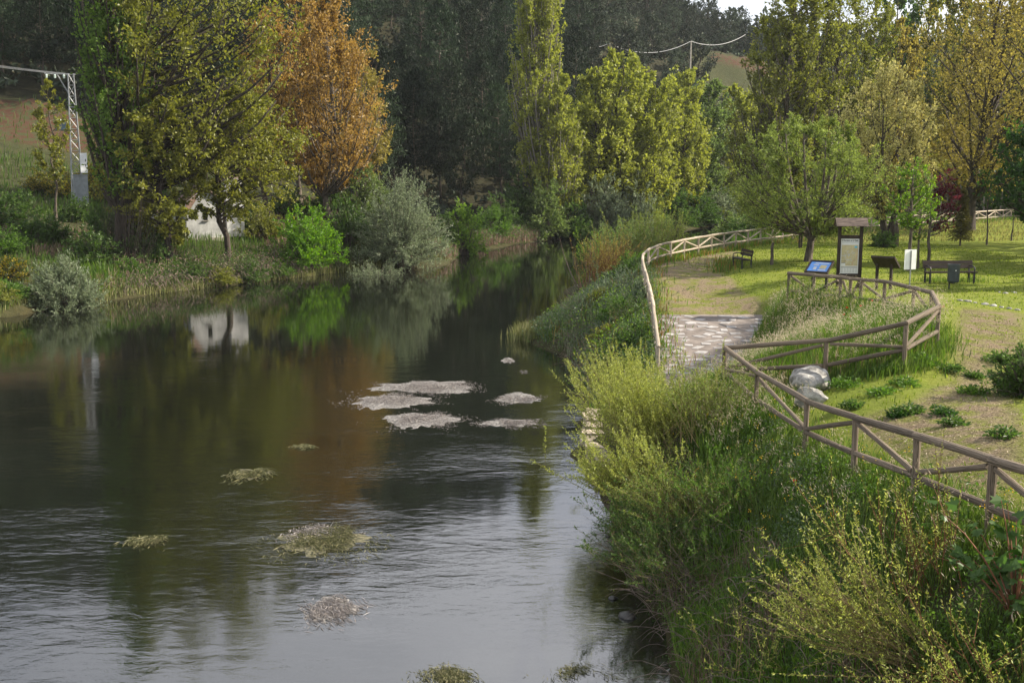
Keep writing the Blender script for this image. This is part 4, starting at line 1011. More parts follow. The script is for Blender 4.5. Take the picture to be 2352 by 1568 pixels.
tree('spreading_tree', 'branchy brown yellow tree entering from the top right corner', b, tree_geo(91, 20, pf([(0, .6), (.2, 1), (.5, 1), (.8, .85), (1, .5)], 7.6), .24, .34, 75, 14, 44, .16, rise=.9, bend=.1, off=(-2.0, 0), L2=.36, up2=.2, clump=.5, cf=.32, tw=1.0), 'tan', 'bark_dark')
b = gp(2034, 64)
tr_ = tree('beige_tree', 'pale beige yellow tree with two dark leaning trunks behind the map board', b, tree_geo(92, ht(160, 64, b), pf([(0, .4), (.2, .85), (.45, 1), (.7, .9), (.88, .6), (1, .2)], 3.0), .28, .26, 85, 10, 60, .13, rise=.9, stems=3, fork=.03, L2=.34, clump=.35, cf=.5, off=(-.2, 0)), 'beige', 'bark_dark')
mb = MB(); mb.tubes(np.array([[.45, 0, -.2], [.5, .0, .8], [.45, 0, 1.4]]), np.array([.30, .24, .2]), 9); mb.obj('cut_trunk', MT['bark'], tr_)
b = gp(1855, 53)
tree('willow', 'round many stemmed green willow in the middle of the lawn left of the map board', b, tree_geo(93, ht(272, 53, b), pf([(0, .55), (.15, .85), (.4, 1), (.65, .93), (.85, .7), (1, .3)], 3.55), .20, .19, 120, 12, 60, .115, rise=.55, stems=7, fork=.155, L2=.30, up2=.2, droop=.10, clump=.7, cf=.55, aspect=.36, off=(-.15, 0)), 'willow', 'bark')
b = gp(2087, 47)
tree('young_tree', 'young tree with a thin straight trunk and fresh light green leaves behind the white sign', b, tree_geo(94, ht(372, 47, b), pf(OVAL, 1.15), .42, .075, 45, 7, 30, .10, rise=.8, clump=.25, cf=.9, trunkwob=.006), 'freshgreen')
b = gp(2130, 51)
tree('plum_tree', 'small plum with dark red purple crown beside the fresh green young tree', b, tree_geo(95, ht(392, 51, b), pf(OVAL, .62), .44, .075, 34, 7, 26, .10, rise=.8, off=(.85, .3), clump=.25, cf=.9, trunkwob=.008), 'plum')
b = gp(2108, 50)
tree('young_tree', 'low green leafed sapling between the young tree and the plum trunk', b, tree_geo(96, ht(455, 50, b), pf(OVAL, .6), .45, .05, 26, 6, 22, .10, rise=.8, clump=.2, trunkwob=.008), 'freshgreen')
b = gp(2205, 64.5)
def spruce_geo(seed, H, R, nw, leaf):
    rng = np.random.default_rng(seed); w, c = MB(), MB()
    w.tubes(np.array([[0, 0, -.2], [0, 0, H * .5], [0, 0, H]]), np.array([.06, .04, .01]), 7)
    for i in range(nw):
        s = .16 + .84 * i / nw; n = 8; a = np.arange(n) * 6.283 / n + i * .4; L = R * (1 - s) ** .75 * rng.uniform(.75, 1.1, n) + .06
        p0 = np.stack([0 * a, 0 * a, 0 * a + s * H], 1); p1 = np.stack([np.cos(a) * L, np.sin(a) * L, s * H - .28 * L], 1)
        w.tubes(bez(p0, (p0 + p1) / 2 + [0, 0, .05], p1, 4), np.full((n, 4), .010), 3, cap=False)
        k = np.repeat(np.arange(n), 34); q = rng.random(n * 34)[:, None]; pos = p0[k] * (1 - q) + p1[k] * q + rng.normal(0, .035, (n * 34, 3))
        leaves(c, pos, unit((p1 - p0)[k]) + rng.normal(0, .55, pos.shape), leaf, leaf * .35, rng)
    return w, c
tree('young_spruce', 'small narrow olive brown spruce standing on the lawn right of the plum', b, spruce_geo(97, ht(432, 64.5, b), .72, 17, .14), 'spruce')
for u, Y, v, lb in ((2266, 66, 402, 'thin straight bare sapling right of the little spruce'), (2324, 72, 462, 'crooked thin sapling with a grassy foot near the right edge of the lawn')):
    b = gp(u, Y); tree('thin_sapling', lb, b, tree_geo(int(u), ht(v, Y, b), pf(OVAL, .28), .55, .045, 14, 4, 10, .11, rise=1.2, clump=.2, trunkwob=.012), 'midgreen')
b = np.array([25.7, 52.0, 0]); b[2] = float(ground(b[0], b[1]))
tree('dark_maple', 'dense dark green leafy tree reaching in from the right edge above the lawn', b, tree_geo(98, 7.6, pf(ROUND, 2.9), .2, .18, 80, 9, 46, .17, rise=.5, L2=.34, clump=.35, cf=.5), 'darkgreen', 'bark_dark')
for i, (x, y, H, R) in enumerate([(31.5, 41, 11, 3.6), (38, 50, 14, 4.6), (33, 30, 10, 3.4), (45, 58, 15, 4.6)]):
    plant('park_tree', ['park tree just beyond the right edge, shading the near path', 'tall park tree beyond the right edge, shading the lawn by the bench', 'nearest park tree beyond the right edge', 'farthest park tree beyond the right edge'][i], (x, y, float(ground(x, y))), 'bgt', 3, lambda k: None, 18, 3.8, H, R, 'tan', 'bark', group='park trees beyond the right edge')
# slender young trunks behind the far fence
rng = np.random.default_rng(15)
for i in range(34):
    u = rng.uniform(2100, 2380); Y = rng.uniform(98, 116); b = gp(u, Y)
    mb = MB(); H = rng.uniform(4, 6.5); mb.tubes(np.array([[0, 0, -.2], [rng.normal(0, .1), 0, H * .5], [rng.normal(0, .25), 0, H]]), np.array([.07, .055, .02]), 5)
    tag(mb.obj('young_poplar', MT['bark_pale'], loc=b), 'slender pale young poplar in the plantation behind the far fence', 'sapling', 'young trunks behind the far fence')

# --- shrubs
def shrub_geo(seed, H, R, nst, ns, nl, leaf, sx=1.0, sy=1.0, clump=.3, cf=.6, aspect=.5, upl=.3, lowfill=.0, L2=.32):
    nl = int(nl * .72); leaf = leaf * 1.14
    rng = np.random.default_rng(seed); w, c = MB(), MB()
    az = rng.uniform(0, 6.283, nst); el = np.arcsin(rng.uniform(lowfill, 1, nst))
    a = np.stack([np.cos(az) * R * .22 * rng.random(nst) * sx, np.sin(az) * R * .22 * rng.random(nst) * sy, np.full(nst, -.1)], 1)
    k = rng.uniform(.72, 1.06, nst)
    b = np.stack([np.cos(az) * np.cos(el) * R * k * sx, np.sin(az) * np.cos(el) * R * k * sy, .05 * H + np.sin(el) * H * .95 * k], 1)
    ctl = a * .5 + b * .5; ctl[:, :2] *= .75; ctl[:, 2] += H * .12
    B = bez(a, ctl, b, 6); w.tubes(B, rng.uniform(.012, .028, nst)[:, None] * np.array([[1.2, 1, .85, .7, .5, .25]]), 4, cap=False)
    bi = np.repeat(np.arange(nst), ns); p = (.3 + .7 * rng.random(nst * ns))[:, None]
    base = a[bi] * (1 - p) ** 2 + 2 * ctl[bi] * p * (1 - p) + b[bi] * p ** 2
    d = unit(unit(b[bi] - ctl[bi]) * .8 + rng.normal(0, .6, (len(bi), 3)) + [0, 0, upl]); ln = (R * L2 * rng.uniform(.4, 1.1, len(bi)))[:, None]
    w.tubes(np.stack([base, base + d * ln * .5, base + d * ln], 1), np.full((len(bi), 1), .007) * np.array([[1, .8, .5]]), 3, cap=False)
    ti = np.repeat(np.arange(len(bi)), nl); q = rng.random(len(ti))[:, None] * 1.05
    pos = base[ti] + d[ti] * ln[ti] * q + rng.normal(0, .07, (len(ti), 3)) * ln[ti]
    keep = (n3(pos, cf, seed) > rng.normal(-clump * 1.6, .4, len(ti))) & (pos[:, 2] > -.1)
    pos, ti = pos[keep], ti[keep]; Lf = leaf * rng.uniform(.6, 1.3, len(ti))
    leaves(c, pos, unit(d[ti] + rng.normal(0, .6, pos.shape)), Lf, Lf * aspect, rng, up=.2)
    return w, c
def shrub(name, label, base, geo, leaf, bark='bark', cat='shrub', group=None):
    w, c = geo; root = thing(name, label, cat, base, group)
    w.obj('stem', MT[bark], root); c.obj('foliage', LM[leaf], root); return root
shrub('willow_shrub', 'grey green feathery willow shrub at the left water edge', gp(150, 59.5), shrub_geo(110, 3.0, 2.2, 110, 10, 26, .16, aspect=.3, upl=.8, clump=.5), 'greygreen')
shrub('bright_shrub', 'bright green round shrub hanging over the water right of the white house', gp(705, 79), shrub_geo(111, 4.6, 2.75, 100, 10, 26, .17, clump=.35, cf=.5), 'brightgreen')
shrub('willow_shrub', 'largest grey green willow shrub bulging over the far bank, tall and rounded', gp(925, 84), shrub_geo(112, 7.4, 3.7, 170, 12, 26, .17, aspect=.35, clump=.45, cf=.4), 'greygreen')
shrub('willow_shrub', 'low grey green willow shrub at the left foot of the largest willow shrub', gp(862, 79.5), shrub_geo(113, 1.5, 2.3, 70, 9, 20, .14, aspect=.3), 'greygreen')
shrub('leafy_shrub', 'soft light green shrub behind the left shoulder of the largest willow shrub', gp(845, 90), shrub_geo(114, 5.2, 2.2, 80, 9, 24, .18), 'palegreen')
shrub('leafy_shrub', 'yellow green upright shrub between the largest willow shrub and the dark pines', gp(1068, 99), shrub_geo(115, 5.2, 1.9, 70, 9, 20, .2, clump=.1), 'freshgreen')
for i, (u, Y, H, R, lf, lb) in enumerate([(1200,126,7.0,2.6,'midgreen','leafy green shrub at the left foot of the very tall poplar'),(1255,122,6.4,2.9,'palegreen','pale green shrub hanging to the water below the very tall poplar'),(1320,124,5.5,2.4,'midgreen','dark green shrub at the water right of the very tall poplar'),
       (1382,127,7.2,3.0,'greygreen','tall grey green willow at the water below the yellow green row'),(1448,132,7.6,3.0,'greygreen','grey green willow bulging over the far bend of the river'),(1492,138,5.2,2.4,'palegreen','pale leafy shrub at the right end of the bend willows'),
       (1535,152,7.0,2.8,'midgreen','dark shrub in shade at the far end of the water'),(1575,158,4.6,2.6,'greygreen','low grey willow drooping at the far water line'),(1625,160,6.5,3.0,'midgreen','shaded green shrub behind the far water, right side'),(1700,88,3.0,2.4,'palegreen','green shrub on the near bank behind the curving fence'),
       (1730,100,3.6,2.3,'palegreen','green shrub behind the curving fence left of the willow trunk'),(1120,112,3.2,2.6,'herb','low green shrub on the earth bank left of the very tall poplar'),(1150,120,4.0,2.2,'midgreen','shaded green shrub below the dark pines'),(1668,90,2.6,2.2,'palegreen','light shrub on the river side of the curving fence, left one'),(1722,84,2.4,2.0,'midgreen','dark shrub on the river side of the curving fence'),(1780,90,2.6,2.2,'palegreen','light shrub on the river side of the fence behind the willow'),(1840,96,3.0,2.2,'midgreen','dark shrub behind the fence right of the willow trunk'),(1552,143.5,5.0,3.2,'midgreen','dark shrub behind the far water strip, left one'),(1606,151,5.0,3.4,'midgreen','dark shrub behind the far water strip, middle one'),(1652,155.5,5.5,3.4,'greygreen','grey shrub behind the far water strip, right one'),(1706,161,5.5,3.6,'midgreen','dark shrub beyond the river behind the curving fence')]):
    plant('bank_shrub', lb, gp(u, Y), 'bsh', 4, lambda k: shrub_geo(120 + k, 6.0, 2.7, 80, 9, 20, .24, clump=.3, cf=.35), 6.0, 2.7, H, R, lf, parts=('stem', 'foliage'), cat='shrub', group='shrubs along the far water')
for i, (u, Y, H, R, lf, lb) in enumerate([(95,93,1.6,1.6,'broom','yellow flowering broom below the red earth slope, left one'),(150,92,1.9,1.5,'broom','yellow flowering broom in front of the pylon foot'),(215,95,2.0,1.6,'broom','yellow flowering broom behind the left poplar'),(330,92,3.2,2.6,'midgreen','dark green bush behind the left poplar trunk'),(240,90,2.6,1.8,'broom','broom bush between pylon and poplar'),
       (60,72,1.5,1.8,'midgreen','low dark bush behind the feathery willow shrub'),(5,66,1.8,1.8,'herb','green bush at the far left edge by the water'),(220,68,2.0,2.0,'midgreen','low dark bush left of the poplar suckers'),(350,84,2.6,2.0,'midgreen','bush hiding the left wing of the white house'),(590,84,1.6,1.5,'midgreen','low green bush right of the white tower'),(655,90,2.4,2.0,'midgreen','green bush behind the bright round shrub'),(760,92,2.6,2.0,'midgreen','green bush at the foot of the tallest orange poplar'),(800,86,3.6,2.0,'midgreen','shaded bush between bright shrub and largest willow shrub'),(1020,100,2.6,2.2,'midgreen','green bush right behind the largest willow shrub'),
       (30,78,2.2,2.2,'midgreen','dark bush on the left slope below the pylon path'),(110,74,1.8,1.8,'midgreen','bush on the left slope between the feathery shrub and the pylon'),(175,82,1.7,1.5,'midgreen','bush half covering the electric cabinet'),(250,74,2.8,1.8,'midgreen','dark bush left beside the poplar suckers'),(335,70.5,2.6,1.7,'midgreen','dark bush right beside the poplar suckers'),(365,76,2.4,1.6,'poplar_olive','olive bush between the big olive tree and the hut'),
       (300,67,1.0,1.2,'herb','low bright tuft on the shore in front of the poplar suckers'),(430,70,1.0,1.4,'midgreen','low bush on the bank edge below the hut'),(500,71.2,1.0,1.4,'poplar_olive','low olive bush on the bank edge below the hut trunk'),(570,73.5,1.4,1.5,'midgreen','bush on the bank edge between hut and bright round shrub'),(640,76,1.0,1.2,'herb','low green bush touching the bright round shrub'),(600,83,2.4,1.6,'poplar_olive','olive bush right beside the white tower'),(15,60,1.4,1.5,'broom','yellowish bush at the left edge by the water'),(-10,75,2.4,2.2,'midgreen','dark bush cut by the left edge'),(22,57.6,.8,1.3,'herb','low green tuft at the water edge left of the feathery shrub'),(-15,56,.9,1.3,'poplar_olive','low olive tuft at the water edge in the left corner')]):
    plant('hedge_bush', lb, gp(u, Y), 'hb', 3, lambda k: shrub_geo(150 + k, 2.2, 1.9, 60, 8, 16, .17, clump=.25, cf=.6), 2.2, 1.9, H, R, lf, parts=('stem', 'foliage'), cat='shrub', group='bushes on the left bank')
for i, (u, Y, H, R, lf, lb) in enumerate([(1455,37.5,1.0,.8,'midgreen','dark low bush on the bank just left of the flagstone end'),(1470,44,.9,.8,'greyherb','grey bush left of the upper flagstones'),(1425,43,1.0,.9,'herb','green bush near the water left of the flagstones'),(1400,40,.9,.8,'poplar_olive','olive bush near the water above the willows'),(1440,50,1.1,1.0,'midgreen','dark bush half way down the bank by the reeds'),(1462,55,1.0,.9,'freshgreen','fresh bush beside the curving fence'),(1400,52.5,.9,.8,'greyherb','grey bush behind the reed point'),(1440,60,1.2,1.0,'herb','green bush behind the rusty willow'),(1380,47,.7,.7,'poplar_olive','low olive bush on the reed point')]):
    plant('bank_bush', lb, gp(u, Y), 'hb', 3, lambda k: None, 2.2, 1.9, H, R, lf, parts=('stem', 'foliage'), cat='shrub', group='bushes between river and curving fence')
b = gp(2360, 20.5); shrub('edge_bush', 'dark green bush cut by the right edge beside the dirt path', b, shrub_geo(180, 1.1, .8, 70, 9, 22, .06, clump=.4, cf=1.6), 'midgreen')
b = gp(2030, 62.8); shrub('basal_shoots', 'low dark green shoots round the foot of the beige tree', b, shrub_geo(181, .95, .85, 50, 8, 18, .10), 'midgreen')

# ------------------------------------------------------------------ wooded hill
def pine_geo(seed, H, R, dens):
    rng = np.random.default_rng(seed); w, c = MB(), MB()
    ax = np.linspace(0, 1, 6); wob = rng.normal(0, .012, (6, 2)) * H; wob[0] = 0
    w.tubes(np.c_[wob, ax * H * .97 - .4], .17 * (1 - ax * .85), 6)
    nb = 64; s = .30 + .70 * (np.arange(nb) + rng.random(nb)) / nb; az = np.arange(nb) * 2.4 + rng.uniform(-.5, .5, nb)
    r = R * np.interp(s, [.3, .45, .62, .85, 1], [.55, 1, .95, .55, .10]) * rng.uniform(.6, 1.12, nb)
    p0 = np.stack([np.interp(s, ax, wob[:, 0]), np.interp(s, ax, wob[:, 1]), s * H - .12 * r], 1); p1 = p0 + np.stack([np.cos(az) * r, np.sin(az) * r, .22 * r], 1)
    w.tubes(bez(p0, (p0 + p1) / 2 - [0, 0, .15], p1, 4), np.full((nb, 1), .035) * np.array([[1, .8, .55, .2]]), 3, cap=False)
    n = dens; k = np.repeat(np.arange(nb), n); q = (.35 + .7 * rng.random(nb * n))[:, None]
    cl = rng.integers(0, 7, nb * n); crng = rng.normal(0, .34, (nb, 7, 3)) * np.array([1, 1, .5])
    pos = p0[k] * (1 - q) + p1[k] * q + crng[k, cl] + rng.normal(0, .16, (nb * n, 3))
    leaves(c, pos, rng.normal(0, .6, pos.shape) + [0, 0, .8], .55 * rng.uniform(.6, 1.2, len(pos)), .13, rng, up=0)
    return w, c
def oak_geo(seed, H, R): return tree_geo(seed, H, pf(ROUND, R), .12, .16, 55, 8, 16, .34, rise=.6, L2=.36, clump=.4, cf=.5)
protos = []
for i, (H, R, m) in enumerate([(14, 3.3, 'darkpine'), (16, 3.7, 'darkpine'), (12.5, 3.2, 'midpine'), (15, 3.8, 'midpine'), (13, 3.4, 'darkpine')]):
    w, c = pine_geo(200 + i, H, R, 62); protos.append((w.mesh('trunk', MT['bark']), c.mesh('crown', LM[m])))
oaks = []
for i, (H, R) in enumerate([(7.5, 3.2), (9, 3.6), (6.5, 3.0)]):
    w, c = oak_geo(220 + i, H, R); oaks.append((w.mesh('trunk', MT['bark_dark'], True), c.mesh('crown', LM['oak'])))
rng = np.random.default_rng(77)
pts = []; tries = 0
bare = lambda x, y: ((38 < x < 72) and (212 < y < 254)) or (x < -27 and y < 117)
def dmin(Y): return 4.6 + (Y - 100) * .012
while len(pts) < 640 and tries < 60000:
    tries += 1
    Y = rng.uniform(104, 305); u = rng.uniform(-150, 1850); x = (u - 1176) / FOC * Y
    if Y < 102 + (x + 30) * 1.05 or bare(x, Y) or Y < np.interp(x, WL[:, 0], WL[:, 1]) + 9: continue
    if x > 10 and Y < 172: continue
    if u > 1520 and Y < 200: continue
    z = float(ground(x, Y))
    if x > 75: continue
    d = dmin(Y)
    if any((x - a) ** 2 + (Y - b_) ** 2 < d * d for a, b_, *_ in pts): continue
    pts.append((x, Y, z, u))
pts.sort(key=lambda p: p[1])
npine = noak = 0
for x, Y, z, u in pts:
    f = (u - 700) / 900 + (Y - 190) / 160 + rng.normal(0, .35)
    use_oak = f > .45
    if (use_oak and noak >= 290): use_oak = False
    if (not use_oak and npine >= 300): continue
    me = (oaks if use_oak else protos)[int(rng.integers(3 if use_oak else 5))]
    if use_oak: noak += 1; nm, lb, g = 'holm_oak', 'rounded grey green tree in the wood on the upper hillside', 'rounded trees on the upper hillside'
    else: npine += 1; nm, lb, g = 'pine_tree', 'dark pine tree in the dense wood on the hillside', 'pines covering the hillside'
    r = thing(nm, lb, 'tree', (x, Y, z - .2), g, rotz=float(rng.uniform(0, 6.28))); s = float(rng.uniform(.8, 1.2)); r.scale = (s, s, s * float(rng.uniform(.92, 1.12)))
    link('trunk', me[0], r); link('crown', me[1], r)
print('pines', npine, 'oaks', noak)
# ------------------------------------------------------------------ grasses and herbs
def stuff(mb, name, mats, label):
    return tag(mb.obj(name, mats), label=label, kind='stuff')
def scatter(rng, n, x0, x1, y0, y1, test, ypow=1.0):
    out = []; got = 0
    while got < n:
        x = rng.uniform(x0, x1, n * 2); y = y0 + (y1 - y0) * rng.random(n * 2) ** ypow
        k = test(x, y); out.append(np.stack([x[k], y[k]], 1)); got += int(k.sum())
        if not k.any(): break
    p = np.concatenate(out)[:n]
    return np.c_[p, ground(p[:, 0], p[:, 1])]
shore_r = lambda y: np.interp(y, WR[:, 1], WR[:, 0])
shore_l = lambda x: np.interp(x, WL[:, 0], WL[:, 1])
WIND = np.array([.25, -.1, 0])

def oats(mb, C, h, rng, m_stem=0, m_ear=1):
    """stems with a drooping panicle of pale spikelets"""
    n = len(C); h = np.broadcast_to(h, n)
    a = rng.uniform(0, 6.28, n); ln = np.stack([np.cos(a), np.sin(a), 0 * a], 1) * .22 + WIND
    top = C + ln * h[:, None]; top[:, 2] += h * .95
    mid = C + ln * h[:, None] * .3; mid[:, 2] += h * .55
    sw = np.stack([-np.sin(a), np.cos(a), 0 * a], 1) * .004
    v = np.stack([C - sw, C + sw, mid + sw * .8, mid - sw * .8, top], 1).reshape(-1, 3); b = np.arange(n)[:, None] * 5
    mb.add(v, b + np.array([[0, 1, 2, 3]]), b + np.array([[3, 2, 4]]), m=m_stem)
    k = np.repeat(np.arange(n), 8); q = rng.uniform(.58, 1.05, len(k))[:, None]
    pos = mid[k] + (top[k] - mid[k]) * q + rng.normal(0, .035, (len(k), 3))
    d = rng.normal(0, .5, (len(k), 3)) + WIND * 2 + [0, 0, -.7]
    leaves(mb, pos, d, rng.uniform(.04, .09, len(k)), .009, rng, m=m_ear)

rng = np.random.default_rng(31)
# tall oat grass inside the kinked fence and along the flagstones
loop = np.concatenate([B_TOP[:, :2], [[5.6, 27], [5.9, 31.8], [7.4, 35.0], [8.6, 38.2], [9.7, 41.5], [10.6, 40.2], [9.6, 36.5]]])
inl = lambda x, y: inpoly(x, y, loop) & ~inpoly(x, y, path_q)
C = scatter(rng, 12500, 4.5, 12, 23, 42, inl)
mb = MB(); patch = .75 + .35 * n3(C, .22, 9); blades(mb, C[:9000], np.clip(.62 * patch[:9000] + rng.uniform(0, .3, 9000), .3, 1.1), WIND, .016, rng, 0); blades(mb, C[9000:], np.clip(.6 * patch[9000:], .3, 1.0), WIND, .014, rng, 1)
stuff(mb, 'meadow_grass', [GM['green'], GM['dry']], 'tall green grass growing inside the kinked log fence')
C = scatter(rng, 3400, 4.5, 12, 23, 42, inl); C = C[n3(C, .25, 12) > rng.normal(-.1, .4, len(C))]
mb = MB(); oats(mb, C, rng.uniform(.7, 1.15, len(C)), rng); stuff(mb, 'oat_grass', [GM['green'], GM['oat']], 'pale feathery wild oats nodding inside the kinked log fence')
# landing side and the near bank
near = lambda x, y: (x > shore_r(y) + .05) & (x < fence_x(y) + .35) & ~inpoly(x, y, path_q) & ~((x < 3.6) & (y > 26) & (y < 31.5))
C = scatter(rng, 5200, 2.2, 7, 21, 33, lambda x, y: near(x, y) & (x > shore_r(y) + 1.6))
mb = MB(); blades(mb, C, rng.uniform(.3, .75, len(C)), WIND, .013, rng, 0); k = rng.random(len(C)) < .14; oats(mb, C[k], rng.uniform(.6, .95, int(k.sum())), rng, 0, 1)
stuff(mb, 'oat_grass', [GM['green'], GM['oat']], 'wild oats and grass on the bank below the fence corner')
C = scatter(rng, 24000, 2.2, 7, 7.5, 23, near, 1.0)
up_ = (C[:, 0] - shore_r(C[:, 1])) / (fence_x(C[:, 1]) - shore_r(C[:, 1]))
mb = MB(); hi = up_ > .52
pch = n3(C, .45, 21)
a_ = hi & (pch > -.7); blades(mb, C[a_], rng.uniform(.16, .50, int(a_.sum())), WIND * .5, .012, rng, 0)
b_ = (~hi) & (pch > .35); blades(mb, C[b_], rng.uniform(.2, .55, int(b_.sum())), np.array([-.3, 0, -.1]), .015, rng, 1)
c_ = (~hi) & (pch <= .35) & (rng.random(len(C)) < .55); d_ = (~hi) & (pch <= .35) & ~c_; blades(mb, C[c_], rng.uniform(.2, .6, int(c_.sum())), np.array([-.45, -.1, -.25]), .010, rng, 2); blades(mb, C[d_], rng.uniform(.2, .6, int(d_.sum())), np.array([-.4, -.1, -.2]), .014, rng, 1)
stuff(mb, 'bank_grass', [GM['lush'], GM['green'], GM['dead']], 'rough grass and dead stalks covering the near right bank')
C = scatter(rng, 260, 3.5, 7, 9, 23, lambda x, y: near(x, y) & (x > fence_x(y) - 1.1)); mb = MB(); oats(mb, C, rng.uniform(.4, .75, len(C)), rng); stuff(mb, 'oat_grass', [GM['green'], GM['oat']], 'scattered pale oats along the river side of the near fence')
C = scatter(rng, 900, 2.2, 5, 33, 60, lambda x, y: (x > shore_r(y)) & (x < shore_r(y) + 1.6)); n = len(C); d = unit(rng.normal(0, .6, (n, 3)) + [-.4, -.1, .7]) * rng.uniform(.4, 1.1, n)[:, None]; e_ = C + d; e_[:, 2] -= .15
mb = MB(); mb.tubes(bez(C, C + d * .6 + [0, 0, .15], e_, 4), np.full((n, 1), .008), 3, cap=False); stuff(mb, 'dead_stem', MT['twig_grey'], 'dead pale stems along the water line left of the curving fence')
# broad leaved herbs
def herbs(C, mats, name, label, leaf, nl, hmax, rng):
    k = np.repeat(np.arange(len(C)), nl); pos = C[k] + rng.normal(0, 1, (len(k), 3)) * [hmax * .35, hmax * .35, 0]; pos[:, 2] = ground(pos[:, 0], pos[:, 1]) + hmax * rng.random(len(k)) ** 1.3
    mb = MB(); leaves(mb, pos, rng.normal(0, .7, pos.shape) + [-.15, -.1, .25], leaf * rng.uniform(.6, 1.3, len(k)), leaf * .5, rng, up=.8); return stuff(mb, name, mats, label)
C = scatter(rng, 420, 2.2, 6, 8, 26, lambda x, y: near(x, y) & (x > shore_r(y) + .4)); C = C[n3(C, .5, 44) > -.1]
herbs(C, LM['herb'], 'herb_cover', 'green broad leaved herbs tangled in the near bank', .06, 60, .42, rng)
C = scatter(rng, 420, 2.2, 6, 8, 24, lambda x, y: near(x, y) & (x < fence_x(y) - .8))
herbs(C, LM['midgreen'], 'herb_cover', 'dark creeping herbs low on the near bank', .05, 70, .35, rng)
C = scatter(rng, 60, 3.2, 5.2, 15, 21, lambda x, y: near(x, y) & (x > shore_r(y) + .9))
herbs(C, LM['greyherb'], 'herb_cover', 'silvery leaved herbs among the grass in the middle of the near bank', .05, 60, .38, rng)
# dead bramble stems hanging towards the water
C = scatter(rng, 900, 2.0, 5, 8, 24, lambda x, y: (x > shore_r(y) - .05) & (x < shore_r(y) + 1.7)); n = len(C)
d = unit(np.stack([rng.normal(-.7, .6, n), rng.normal(-.1, .6, n), rng.normal(.5, .4, n)], 1)) * rng.uniform(.3, .9, n)[:, None]
e_ = C + d; e_[:, 2] = np.maximum(e_[:, 2] - .25, .02); m_ = C + d * .6 + [0, 0, .15]
mb = MB(); mb.tubes(bez(C, m_, e_, 5), np.full((n, 1), .006) * np.array([[1.2, 1, .9, .7, .4]]), 3, cap=False); stuff(mb, 'dead_stem', MT['twig_grey'], 'dead grey brown stems hanging over the water below the near bank')
# bank left of the far fence
bankA = lambda x, y: (x > shore_r(y) + .1) & (x < fence_x(y) - .1)
C = scatter(rng, 14000, .8, 12, 32, 88, bankA)
mb = MB(); pch = n3(C, .12, 61); a_ = pch > .15; b_ = ~a_
blades(mb, C[a_], rng.uniform(.35, .9, int(a_.sum())), WIND * .6, .026, rng, 0); k = b_ & (rng.random(len(C)) < .75); blades(mb, C[k], rng.uniform(.35, .85, int(k.sum())), WIND * .6, .026, rng, 1)
k = b_ & ~k; blades(mb, C[k], rng.uniform(.4, .9, int(k.sum())), WIND * .6, .022, rng, 2)
stuff(mb, 'bank_grass', [GM['grey'], GM['green'], GM['brown']], 'tall grey green grass between the river and the curving fence')
C = scatter(rng, 420, .8, 6, 33, 56, bankA); C = C[n3(C, .2, 64) > -.2]
herbs(C, LM['greyherb'], 'herb_cover', 'grey green herbs on the bank left of the flagstones', .10, 46, .75, rng)
C = scatter(rng, 300, .8, 9, 33, 80, bankA); C = C[n3(C, .13, 65) > .1]
herbs(C, LM['freshgreen'], 'herb_cover', 'fresh green herbs in clumps along the curving fence', .10, 60, .9, rng)
C = scatter(rng, 260, .8, 6, 33, 70, bankA); C = C[n3(C, .17, 66) > .2]
herbs(C, LM['midgreen'], 'herb_cover', 'dark green nettles in clumps on the far right bank', .10, 70, .9, rng)
def reeds(poly_pts, n, h, label, rng, mat='reed', w=.022, name='reed_bed'):
    mb = MB(); blades(mb, poly_pts, rng.uniform(.55, 1, n) * h, WIND * .5, w, rng); return stuff(mb, name, GM[mat], label)
t_ = rng.random(2600); xx = np.interp(t_, [0, .5, 1], [.55, 1.5, 2.7]) + rng.normal(0, .4, 2600); yy = np.interp(t_, [0, .5, 1], [47.6, 49.2, 52.5]) + rng.normal(0, .5, 2600)
reeds(np.stack([xx, yy, np.full(2600, -.1)], 1), 2600, 1.0, 'reed bed on the small point of land in the middle of the river view', rng)
# left bank: grass, reed fringe, dry brambles
lb_ = lambda x, y: (y > shore_l(x) + .3) & (y < shore_l(x) + 26) & (y < 100)
C = scatter(rng, 19000, -46, -3, 50, 100, lb_)
mb = MB(); pch = n3(C, .09, 71); a_ = pch > -.25; blades(mb, C[a_], rng.uniform(.3, .85, int(a_.sum())), WIND, .045, rng, 0); blades(mb, C[~a_], rng.uniform(.4, 1.0, int((~a_).sum())), WIND, .045, rng, 1)
stuff(mb, 'meadow_grass', [leafmat('left_bank_grass', (.06, .115, .018), (.12, .18, .035)), GM['dead']], 'rough dark green grass on the left bank under the trees')
C = scatter(rng, 9000, -46, -2, 44, 100, lambda x, y: (y > shore_l(x) - .6) & (y < shore_l(x) + np.where(x < -20, 1.9, .45))); C[:, 2] = np.maximum(C[:, 2], -.05)
reeds(C, len(C), .65, 'pale reed fringe along the left water line', rng, w=.03)
C = scatter(rng, 1000, -23, -13.2, 60, 78, lambda x, y: (y > shore_l(x) + .1) & (y < shore_l(x) + 3.2)); n = len(C)
d = unit(np.stack([rng.normal(0, .8, n), rng.normal(-.5, .5, n), rng.uniform(.3, 1.2, n)], 1)) * rng.uniform(.7, 1.7, n)[:, None]; e_ = C + d; e_[:, 2] -= .5; m_ = C + d * .7 + [0, 0, .3]
mb = MB(); mb.tubes(bez(C, m_, e_, 5), np.full((n, 1), .014), 3, cap=False); pos = (C + rng.normal(0, .3, C.shape) + [0, 0, .5])
for j in range(7): leaves(mb, pos + rng.normal(0, .3, pos.shape), rng.normal(0, 1, pos.shape), .13, .06, rng, m=1 + (j % 4 == 0))
